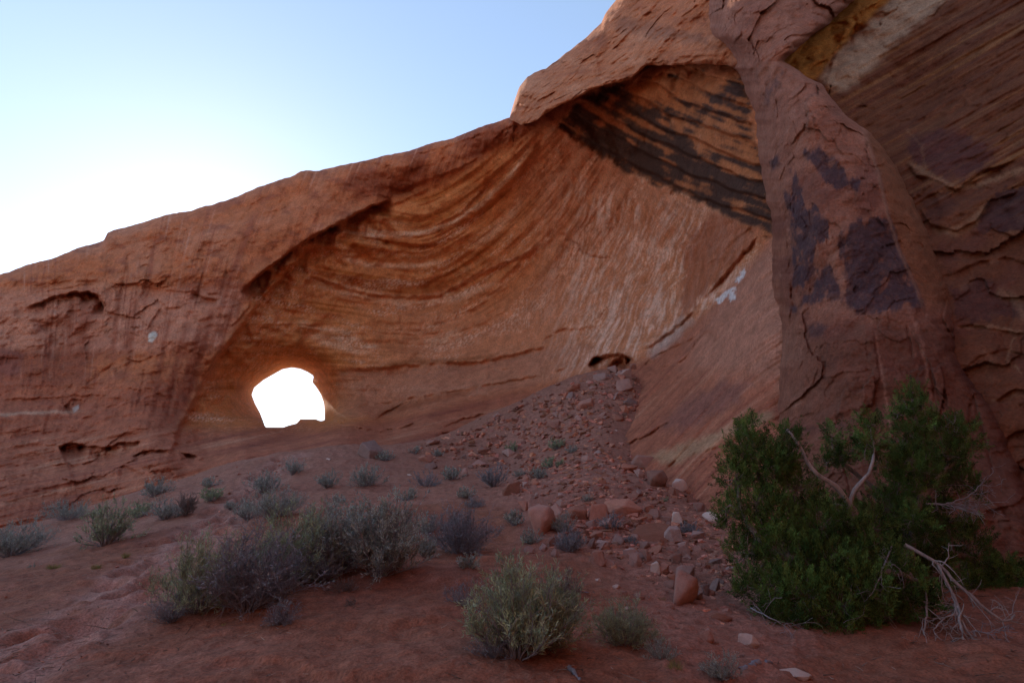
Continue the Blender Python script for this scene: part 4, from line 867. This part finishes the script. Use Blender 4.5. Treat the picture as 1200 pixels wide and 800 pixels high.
def plantmesh(seed, kind, detail, hw=.5):
    """a shrub 1 high and 2*hw wide in the middle; returns stem and leaf meshes"""
    r_ = np.random.RandomState(seed); paths = []; LP, LD = [], []
    nm = {"fine": 64, "mid": 40, "small": 24}[detail]; nt_ = {"fine": 15, "mid": 10, "small": 6}[detail]; nl = {"fine": 15, "mid": 12, "small": 11}[detail]
    th = {"fine": .0042, "mid": .0065, "small": .012}[detail]
    lobes = [(r_.uniform(0, 6.28), r_.uniform(.6, 1.25)) for _ in range(5)]
    for i in range(nm):
        az_ = r_.uniform(0, 6.28); q = r_.rand()**.42; rad = hw*q*1.08; k = np.mean([1+(l-1)*max(0, math.cos(az_-a))*1.6 for a, l in lobes])
        top = np.array([math.cos(az_)*rad*k*r_.uniform(.8, 1.15), math.sin(az_)*rad*k*r_.uniform(.8, 1.15), (math.sqrt(max(0, 1-(q*.98)**2))*.82+.10)*r_.uniform(.72, 1.12)*k])
        base = np.array([math.cos(az_), math.sin(az_), 0])*hw*.14*r_.rand(); t = np.linspace(0, 1, 7)[:, None]
        P = base+(top-base)*t; P[:, :2] += (P[:, :2]-base[:2])*(.30*np.sin(t*3.14)*r_.uniform(-.3, 2)); P += np.cumsum(r_.normal(0, .024, P.shape), 0)*t; P[0, 2] = -.04
        rr_ = th*(1.9-1.5*t[:, 0])*(1.6 if i % 9 == 0 else 1); paths.append((P, rr_))
        for j in range(nt_):
            a = r_.uniform(.22, 1); x = P[int(a*5.99)]*(1-(a*5.99 % 1))+P[min(6, int(a*5.99)+1)]*(a*5.99 % 1)
            d = (P[-1]-P[3]); d /= np.linalg.norm(d)+1e-9; d = d+r_.normal(0, .55, 3)+np.array([0, 0, .35 if kind != "dead" else .0]); d /= np.linalg.norm(d); l = r_.uniform(.10, .25)
            t2 = np.linspace(0, 1, 4)[:, None]; T2 = x+d*l*t2+r_.normal(0, .010, (4, 3))*t2; paths.append((T2, th*.62*(1-.6*t2[:, 0])))
            if kind == "dead":
                for e in range(2):
                    dd = d+r_.normal(0, .8, 3); dd /= np.linalg.norm(dd); y = T2[1+e]; paths.append((np.array([y, y+dd*l*.35+r_.normal(0, .01, 3), y+dd*l*.7]), th*np.array([.45, .35, .2])))
                if r_.rand() > .35: continue
            m = nl; s = r_.uniform(.15, 1.05, m)[:, None]; pp = x+d*l*s+r_.normal(0, .006, (m, 3)); ld = d*.9+r_.normal(0, .55, (m, 3))+np.array([0, 0, .25]); ld /= np.linalg.norm(ld, axis=1)[:, None]
            LP.append(pp); LD.append(ld)
    if kind == "grass":
        paths = []; n = 260; az_ = r_.uniform(0, 6.28, n); LP = [np.stack([np.cos(az_), np.sin(az_), 0*az_], 1)*hw*.25*r_.rand(n, 1)]; d = np.stack([np.cos(az_)*r_.rand(n)*1.1, np.sin(az_)*r_.rand(n)*1.1, .5+r_.rand(n)], 1); LD = [d/np.linalg.norm(d, axis=1)[:, None]]
    P = np.concatenate(LP); D = np.concatenate(LD); n = len(P)
    ll, lw = {"fine": (.042, .011), "mid": (.055, .018), "small": (.10, .034)}[detail]
    if kind == "green": ll *= 1.35; lw *= .8
    if kind == "grass": ll, lw = .8, .018
    V, F = blades(P, D, ll*r_.uniform(.6, 1.3, n), lw*r_.uniform(.7, 1.2, n), r_)
    cl = (.55+.9*np.clip(fbm(P[:, 0]*5+seed, P[:, 1]*5, P[:, 2]*5, 3)+.5, 0, 1))*r_.uniform(.7, 1.35, n)
    tint = np.stack([cl*(1+.25*(r_.rand(n)-.3)), cl, cl*(1+.3*(r_.rand(n)-.5))], 1)
    return (tubes(paths) if paths else None), (V, F, np.repeat(tint, 4, 0))
PM = {}
MATS = {"sage": (M_twig, M_sage), "green": (M_twig, M_green), "dead": (M_twigd, M_blue), "grass": (M_twig, M_yel), "dry": (M_twig, M_dry), "blue": (M_twigd, M_blue)}
def add_shrub(u, v, wpx, hpx, kind, label, group=None, name="shrub", cat="shrub", variant=0, back=0.0, sy=None, up=None):
    p = hit(u, v); D = depth(p); W = wpx/FPX*D; H = hpx/FPX*D; det = "fine" if max(wpx, hpx) > 60 else "mid" if max(wpx, hpx) > 26 else "small"
    ratio = round(min(1.3, max(.35, W/H/2))*5)/5; k = (kind, det, variant, ratio)
    if k not in PM:
        st, lf = plantmesh(50+variant*7+len(kind)*3+int(ratio*10), kind, det, ratio); sm = None
        if st: o = make_mesh("stems", st[0], st[1], MATS[kind][0]); sm = o.data; bpy.data.objects.remove(o)
        o = make_mesh("leaves", lf[0], lf[1], MATS[kind][1], lf[2], smooth=False); lm = o.data; bpy.data.objects.remove(o); PM[k] = (sm, lm)
    sm, lm = PM[k]; r = bpy.data.objects.new(name, None); COL.objects.link(r); r.empty_display_size = .1
    y = p[1]+W*.3+back; x = p[0]*y/p[1]; r.location = (x, y, gz(x, y)-.01); r.scale = (W/2/ratio, (sy or W)/2/ratio, H*1.02); r.rotation_euler = (0, 0, rnd.uniform(-.6, .6) if variant % 2 else rnd.uniform(2.6, 3.6))
    for nm, me in (("stems", sm), ("leaves", lm)):
        if me is None: continue
        c = bpy.data.objects.new(nm, me); COL.objects.link(c); c.parent = r
    return tag(r, label, cat, group)
SH = [(12,655,75,46,"sage","dark blue-green shrub cut by the left edge of the picture",0),(80,615,62,27,"sage","low wide sage shrub along the foot of the left wall",1),(122,642,56,54,"green","round dense green-grey shrub standing alone on the left slope",0),
 (181,584,32,23,"sage","small sage shrub right under the left wall's dark slots",2),(163,608,24,22,"green","thin green shrub right of the round dense one",1),(192,612,48,27,"sage","grey-green shrub in the row below the left wall",0),(217,606,20,30,"dry","brownish upright shrub at the end of the left row",0),
 (248,589,26,20,"green","bright small green shrub on the sand below the left wall",1),(246,573,18,14,"sage","tiny grey shrub above the bright small green one",2),(308,580,46,28,"sage","round grey shrub below the window's left side",1),(322,611,66,40,"sage","broad grey-green shrub under the round grey one",0),(290,610,40,28,"sage","grey shrub with dry stalks at the left end of the broad one",2),
 (343,558,28,20,"sage","small grey shrub nearest the window",0),(384,575,28,22,"sage","small grey shrub alone right below the window",1),(428,573,38,28,"sage","pair-like grey shrub below the tilted orange slab",2),(452,541,22,14,"sage","faint grey shrub touching the tilted orange slab",0),
 (500,573,40,20,"blue","dark-bottomed grey shrub in the middle of the slope",0),(530,564,26,20,"sage","round grey shrub right of the dark-bottomed one",1),(578,572,34,27,"blue","dark blue-black shrub left of the lone tan-red boulder",1),(548,586,22,16,"sage","small pale sage below the dark blue-black shrub",2),
 (486,533,16,10,"sage","tiny grey tuft on the alcove floor edge",1),(512,536,15,10,"sage","tiny grey-green tuft near the thin slab",2),(603,619,26,24,"sage","round silvery shrub left of the big cracked boulder",0),(556,598,28,16,"blue","low bluish shrub above the twiggy dark one",2),
 (600,533,16,14,"green","small light green shrub on the upper gravel",0),(653,529,20,16,"green","yellow-green little shrub on the gravel below the cave pile",1),(672,532,18,11,"sage","small grey-green shrub right of the yellow-green little one",0),(648,550,22,16,"green","soft green shrub halfway down the gravel",2),(632,563,20,18,"sage","grey shrub on the gravel above the boulder row",1),
 (610,560,18,10,"sage","flat grey tuft left of the grey gravel shrub",0),(668,650,42,34,"blue","dark blue-grey shrub under the boulder row",0),(660,628,30,26,"sage","pale sage between the big cracked and the rounded boulders",1),(716,625,30,22,"blue","bluish shrub in the gap left of the largest slab",1),
 (625,640,26,20,"sage","faint grey shrub below the big cracked boulder",2),(478,588,26,16,"sage","small grey shrub above the twiggy dark bush",1),(395,590,22,12,"sage","flat grey tuft on the track's upper right",0),(270,598,16,12,"sage","small tuft left of the round grey shrub",1),
 (538,655,84,68,"dead","dark leafless twiggy bush in the middle of the sand",0),(500,630,30,26,"sage","small grey shrub at the left of the dark leafless bush",2),
 (232,728,100,92,"green","yellow-green leafy left end of the big thicket",0),(290,728,104,108,"dead","tangle of bare purple-grey twigs in the big thicket",1),(340,698,104,96,"green","tall green-tipped shrub in the middle of the big thicket",1),(398,680,92,92,"sage","grey-blue shrub behind the right half of the thicket",0),
 (443,687,92,100,"sage","bushy grey-green right end of the big thicket",1),(378,690,90,60,"dead","low dark twigs between the two grey shrubs of the thicket",2),(200,735,60,36,"dead","low bluish dead twigs at the thicket's left foot",0),
 (606,782,112,122,"green","tall pale green shrub in the foreground centre",0),(640,770,80,90,"green","green shrub merging into the right of the tall foreground one",1),(545,716,52,36,"dead","dark matted twig clump left of the tall foreground shrub",1),(660,706,50,36,"dry","purplish dry shrub behind the tall foreground one",1),(575,775,50,40,"dead","bare grey twigs under the tall foreground shrub",2),
 (735,765,76,56,"green","low spreading green shrub right of the tall foreground one",2),(775,780,44,30,"sage","grey foot of the low spreading shrub",0),(792,792,24,22,"grass","yellowish grass tuft beside the low spreading shrub",0),(845,803,44,34,"sage","blue-grey shrub cut by the bottom edge near the juniper",1),
 (775,708,22,9,"grass","dry grass tuft beside the pale chips in the sand",1),(740,640,18,14,"blue","tiny bluish plant before the largest slab",0),(810,628,22,16,"blue","dark little shrub among the slabs right of the largest one",2),
 (62,668,34,9,"grass","low pale herb patch on the left slope",0),(112,668,26,9,"grass","low yellow-green herb beside the low pale patch",1),(147,655,14,10,"grass","single thin sprig on the left slope",0),(40,668,20,8,"sage","flat grey herb at the left of the herb patches",2),
 (262,736,12,8,"grass","tiny grass sprig at the thicket foot",1),(410,712,16,10,"dry","small dry sprig right below the thicket",0),(400,698,34,22,"dry","blond dry weed leaning in front of the thicket",2),(330,735,34,34,"dead","small dead plant in front of the thicket's middle",1),
 (500,655,22,30,"sage","thin grey sprig between thicket and leafless bush",0),(548,672,24,24,"sage","grey sprig hanging at the foot of the leafless bush",1),(690,590,16,10,"sage","small sage on the crest of the boulder row",0),(780,590,12,8,"green","little green plant beside the pale rounded boulder",1)]
for i, (u, v, a, b, kd, lab, var) in enumerate(SH):
    n_ = "grass_tuft" if kd == "grass" else "shrub"; add_shrub(u, v, a, b, kd, lab, "desert shrubs on the sand slope" if kd != "grass" else "herbs and grass tufts on the sand", n_, "grass tuft" if kd == "grass" else "shrub", var)
lv_, lf_, lc_ = litter_mesh(); tag(make_mesh('plant_litter', lv_, lf_, M_sand, lc_, smooth=False), 'small dry twigs and plant litter strewn over the red sand', 'plant litter', None, 'stuff')
# loose sticks
def stick(pts, r0, label, mat=M_dead, cat="stick"):
    q = [hit(u, v) for u, v in pts]; P = np.array([[p[0], p[1], gz(p[0], p[1])+r0*1.1] for p in q]); n = 12; t = np.linspace(0, 1, n); T_ = np.linspace(0, 1, len(P))
    Q = np.stack([np.interp(t, T_, P[:, i]) for i in range(3)], 1)+np.random.RandomState(int(pts[0][0])).normal(0, r0*.35, (n, 3)); Q[:, 2] = np.maximum(Q[:, 2], ground_z(Q[:, 0], Q[:, 1])+r0*.6)
    V, F = tubes([(Q, r0*(1.1-.6*t))], 6); c = Q.mean(0); o = make_mesh("stick", V-c, F, mat); o.location = c; return tag(o, label, cat)
stick([(512,716),(535,714),(560,718),(566,722)], .014, "pale bent stick lying left of the tall foreground shrub")
stick([(480,722),(497,712),(512,702)], .012, "thin dark stick left of the dark matted twig clump", M_twigd)
stick([(668,785),(676,795),(682,808)], .018, "blue-grey stick at the bottom beside the tall foreground shrub", M_twig)
stick([(868,790),(888,784),(905,781)], .03, "short dark log lying in front of the juniper", M_twigd, "log")
stick([(460,758),(470,762),(480,760)], .008, "pale split twig on the bare sand right of the thicket")
stick([(640,690),(665,692),(690,696)], .012, "dark root-like stick behind the tall foreground shrub", M_twigd)

# ------------------------------------------------------------------ the juniper
jr = np.random.RandomState(4)
jb = world(1045, 735, 7.2); jb[2] = gz(jb[0], jb[1])
JN = bpy.data.objects.new("juniper_tree", None); COL.objects.link(JN); JN.location = jb
tag(JN, "dark green juniper with twisted pale limbs at the buttress foot", "tree")
def pt(u, v, Y): return world(float(u), float(v), float(Y))
def spline(pts, n=14, jit=.0):
    P = np.array(pts, float); t = np.linspace(0, len(P)-1, n); i = np.clip(t.astype(int), 0, len(P)-2); f = (t-i)[:, None]
    p0 = P[np.maximum(i-1, 0)]; p1 = P[i]; p2 = P[i+1]; p3 = P[np.minimum(i+2, len(P)-1)]
    Q = .5*((2*p1)+(-p0+p2)*f+(2*p0-5*p1+4*p2-p3)*f**2+(-p0+3*p1-3*p2+p3)*f**3); return Q+jr.normal(0, jit, Q.shape)*np.linspace(0, 1, n)[:, None]
def limb(name, pts, r0, r1, mat, sides=7, n=16, jit=.008):
    Q = spline([pt(*p) if len(p) == 3 and abs(p[0]) > 60 else p for p in pts], n, jit); r = np.linspace(r0, r1, n)*(1+.18*jr.normal(size=n)*.5)
    return Q, r
TR = [([(1045,742,7.2),(1035,700,7.3),(1018,650,7.3),(1000,605,7.25),(996,592,7.2)], .10, .042), ([(996,592,7.2),(980,570,7.15),(952,550,7.1),(937,522,7.15),(925,505,7.2)], .036, .010), ([(996,592,7.2),(1001,575,7.15),(1020,551,7.1),(1024,525,7.2),(1020,500,7.2)], .034, .009),
      ([(1050,742,7.3),(1062,690,7.5),(1066,640,7.6),(1072,605,7.5),(1078,585,7.45),(1090,540,7.5),(1075,500,7.5),(1068,462,7.5)], .085, .010), ([(1078,585,7.45),(1100,560,7.5),(1125,530,7.6),(1133,505,7.6)], .04, .012),
      ([(1035,700,7.3),(1000,690,7.0),(950,665,6.9),(900,640,7.1),(870,600,7.3),(865,560,7.4)], .09, .018), ([(1018,650,7.3),(970,630,7.2),(930,600,7.3),(890,560,7.5),(880,510,7.6)], .07, .014), ([(1062,690,7.5),(1110,650,7.9),(1150,660,8.0),(1200,680,8.0)], .07, .02),
      ([(1040,730,7.2),(990,730,6.7),(940,725,6.6)], .07, .02), ([(1066,640,7.6),(1045,590,7.9),(985,540,8.0),(975,515,8.0)], .05, .012), ([(1045,720,7.2),(1020,690,6.8),(1040,670,6.6),(1075,680,6.6)], .06, .02)]
lp = []; nodes = []
for pts, r0, r1 in TR:
    Q, r = limb("", pts, r0, r1, None); lp.append((Q, r)); nodes.append(Q[2:])
V, F = tubes([lp[0], lp[3]], 9); make_mesh("trunk", V-jb, F, M_bark, parent=JN)
for i in (1, 2): V, F = tubes([lp[i]], 8); make_mesh("limb", V-jb, F, M_dead, parent=JN)
for i in (4, 5, 6, 7, 8, 9, 10): V, F = tubes([lp[i]], 8); make_mesh("limb", V-jb, F, M_bark, parent=JN)
nodes = np.concatenate(nodes)
BL = [(872,532,7.5,22),(880,506,7.6,13),(868,500,7.6,8),(898,548,7.4,28),(862,562,7.4,18),(866,545,7.5,12),(922,508,7.3,10),(926,522,7.3,14),(918,545,7.3,20),(856,602,7.4,15),(890,592,7.3,28),(850,612,7.4,8),(932,572,7.4,24),(908,620,7.2,28),(876,648,7.2,22),(925,652,7.0,32),
 (962,622,7.1,27),(898,690,6.9,24),(942,700,6.7,32),(925,738,6.6,22),(970,662,6.8,32),(982,712,6.6,32),(985,750,6.5,20),(1012,692,6.6,28),(1032,660,6.8,24),(1015,735,6.6,18),(872,690,7.0,12),(905,725,6.7,15),(975,512,8.0,12),(985,535,8.0,15),(970,545,8.0,12),(998,530,8.0,10),
 (1020,500,7.2,13),(1016,522,7.3,14),(1030,538,7.4,12),(1070,462,7.5,10),(1062,478,7.5,12),(1078,476,7.5,9),(1052,486,7.5,7),(1075,500,7.5,18),(1060,522,7.5,18),(1100,502,7.6,17),(1124,508,7.6,15),(1134,522,7.6,11),(1105,535,7.6,24),(1075,552,7.4,25),(1122,560,7.6,18),(1052,572,7.6,20),
 (1138,575,7.7,11),(1088,582,7.8,20),(1040,600,7.8,24),(1070,622,7.8,27),(1110,612,7.9,20),(1020,622,7.6,25),(1132,645,8.0,24),(1155,668,8.0,18),(1172,684,8.0,16),(1192,692,8.0,18),(1205,672,8.0,14),(1092,662,7.7,22),(1060,690,6.7,28),(1082,705,6.8,18),(1040,715,6.8,20),(1000,640,7.5,22),
 (1210,720,7.8,18),(1145,625,8.0,12),(950,590,7.6,18),(990,600,7.8,15),(940,625,7.3,20),(895,520,7.6,9),(1180,660,8.1,9),(1000,780,6.5,8),(1165,702,7.9,20),(1192,722,7.9,20),(1135,690,7.9,18),(1210,745,7.7,18),(1060,655,7.8,24),(1030,690,7.5,26),(1072,612,7.2,15),(992,612,7.0,15),(1010,640,7.0,20),(1085,630,7.2,16),(1066,540,7.3,14)]
tp_, td_, bp_ = [], [], []
for u, v, y, r in BL:
    c = pt(u, v, y); R0 = r*1.06/FPX*depth(c); n = max(14, int((r/2.05)**2))
    d = jr.normal(size=(n, 3)); d /= np.linalg.norm(d, axis=1)[:, None]; rad = jr.rand(n, 1)**.33*R0
    lob = 1+.38*fbm(d[:, 0]*1.8+u, d[:, 1]*1.8, d[:, 2]*1.8, 3)[:, None]; P = c+d*rad*lob*np.array([1, 1, 1.05])
    tp_.append(P); dd = d*.6+np.array([0, 0, .75])+jr.normal(0, .25, (n, 3)); td_.append(dd/np.linalg.norm(dd, axis=1)[:, None])
    k = np.argmin(((nodes-c)**2).sum(1)); a = nodes[k]; bp_.append((spline([a, (a+c)/2+jr.normal(0, .05, 3), c], 8, .01), np.linspace(.022, .008, 8)))
    for q in P[::4]: bp_.append((spline([c, (c+q)/2+jr.normal(0, .02, 3), q], 5, .004), np.linspace(.007, .003, 5)))
V, F = tubes(bp_, 4); make_mesh("branches", V-jb, F, M_bark, parent=JN)
P = np.concatenate(tp_); D = np.concatenate(td_); m = 58; n = len(P)
t = jr.rand(n*m, 1); PP = np.repeat(P, m, 0); DD = np.repeat(D, m, 0); sz = np.repeat(jr.uniform(.09, .19, n), m)[:, None]
PP = PP+DD*t*sz; side = jr.normal(size=PP.shape); PP += side*.021*(1.15-t); bd = DD*.8+side*.28; bd /= np.linalg.norm(bd, axis=1)[:, None]
V, F = blades(PP, bd, .030*jr.uniform(.6, 1.3, n*m), .0075*jr.uniform(.7, 1.3, n*m), jr)
cl = np.repeat(jr.uniform(.3, 1.75, n)*(.75+.8*np.clip(fbm(P[:, 0]*2.4, P[:, 1]*2.4, P[:, 2]*2.4, 2)+.4, 0, 1)), m)*jr.uniform(.75, 1.25, n*m); cl = np.stack([cl*np.repeat(jr.uniform(.8, 1.35, n), m), cl, cl], 1)
make_mesh("crown", V-jb, F, M_jun, np.repeat(cl, 4, 0), smooth=False, parent=JN)
# bleached dead branches hanging to the right
def branchy(root, r0, r1, twigs, seed, ln=.35, n=18):
    r_ = np.random.RandomState(seed); Q = spline(root, n, .012); out = [(Q, np.linspace(r0, r1, n))]
    for i in range(twigs):
        k = r_.randint(3, n-1); d = Q[min(n-1, k+1)]-Q[k-1]; d /= np.linalg.norm(d); d = d*.5+r_.normal(0, .75, 3); d /= np.linalg.norm(d); l = ln*r_.uniform(.4, 1.2)
        m_ = Q[k]+d*l*.5+r_.normal(0, .03, 3); e = Q[k]+d*l+r_.normal(0, .06, 3)-np.array([0, 0, .04]); T_ = spline([Q[k], m_, e], 8, .008); rs_ = np.interp(k, [0, n], [r0, r1])*.45; out.append((T_, np.linspace(rs_, .0025, 8)))
        for j in range(3):
            d2 = d+r_.normal(0, .8, 3); d2 /= np.linalg.norm(d2); s = T_[r_.randint(2, 7)]; out.append((spline([s, s+d2*l*.2, s+d2*l*.42+r_.normal(0, .02, 3)], 5, .004), np.linspace(rs_*.4, .0018, 5)))
    return out
DB = [([pt(1060,638,6.9), pt(1098,660,6.7), pt(1120,682,6.6), pt(1145,704,6.5), pt(1172,726,6.4), pt(1188,722,6.4)], .032, .012, 11, .35), ([pt(1098,660,6.7), pt(1116,695,6.5), pt(1122,718,6.35), pt(1140,748,6.2), pt(1168,775,6.1), pt(1205,803,6.0)], .024, .008, 13, .4),
      ([pt(1116,695,6.5), pt(1124,715,6.35), pt(1127,738,6.2), pt(1131,757,6.15)], .026, .016, 5, .28), ([pt(1085,690,6.7), pt(1086,720,6.4), pt(1083,745,6.25), pt(1087,768,6.15)], .018, .007, 9, .3), ([pt(1122,718,6.35), pt(1105,725,6.3), pt(1095,740,6.25), pt(1110,752,6.2), pt(1125,748,6.15)], .011, .005, 5, .22),
      ([pt(1140,738,6.3), pt(1150,760,6.2), pt(1152,782,6.1)], .014, .006, 5, .2), ([pt(1140,738,6.3), pt(1165,745,6.2), pt(1185,762,6.2)], .012, .005, 6, .25), ([pt(1085,590,7.4), pt(1110,590,7.3), pt(1135,580,7.3), pt(1155,560,7.3)], .02, .006, 12, .35), ([pt(1110,590,7.3), pt(1135,595,7.3), pt(1155,592,7.3)], .012, .004, 8, .3),
      ([pt(1045,640,6.7), pt(1035,665,6.5), pt(1025,690,6.4), pt(1012,705,6.4)], .014, .005, 9, .28), ([pt(1120,512,7.5), pt(1118,495,7.45), pt(1122,482,7.4)], .01, .004, 3, .12), ([pt(1170,700,7.4), pt(1180,725,7.2), pt(1200,745,7.1)], .012, .005, 7, .3), ([pt(880,712,6.6), pt(900,722,6.2), pt(930,735,6.1)], .012, .004, 7, .25)]
for i, (q, a, b, tw, ln) in enumerate(DB):
    V, F = tubes(branchy(q, a*.72, b*.72, int(tw*1.5), 60+i, ln), 5); make_mesh("dead_branch", V-jb, F, M_twig if i > 5 else M_dead, parent=JN)
# ------------------------------------------------------------------ unseen rock tower added beyond the fin to keep sun out of the window
A3, H3 = np.meshgrid(np.linspace(0, 2*math.pi, 97), np.linspace(0, 1, 60)); az_b = R(SUN_AZ); bc = np.array([-16.1, 41, 0])+130*np.array([math.sin(az_b), math.cos(az_b), 0])
rb = 4.2*(1.15-.25*H3)*(1+.1*fbm(np.cos(A3)*1.5, np.sin(A3)*1.5, H3*1.2, 4))*np.where(H3 > .985, .0, 1); rb *= 1+.08*np.round(np.sin(H3*26))
X_ = bc[0]+rb*np.cos(A3); Y_ = bc[1]+rb*np.sin(A3); Z_ = -12+H3*78
Cb = np.zeros(X_.shape+(3,))+np.array([.40, .17, .09])*(1+.3*perlin(Z_/3, A3, 0*A3))[..., None]
tag(make_mesh("sun_blocker", np.stack([X_, Y_, Z_], -1), grid_faces(60, 97), M_cliff, Cb), "unseen rock tower added beyond the fin to block the sun", kind="structure")
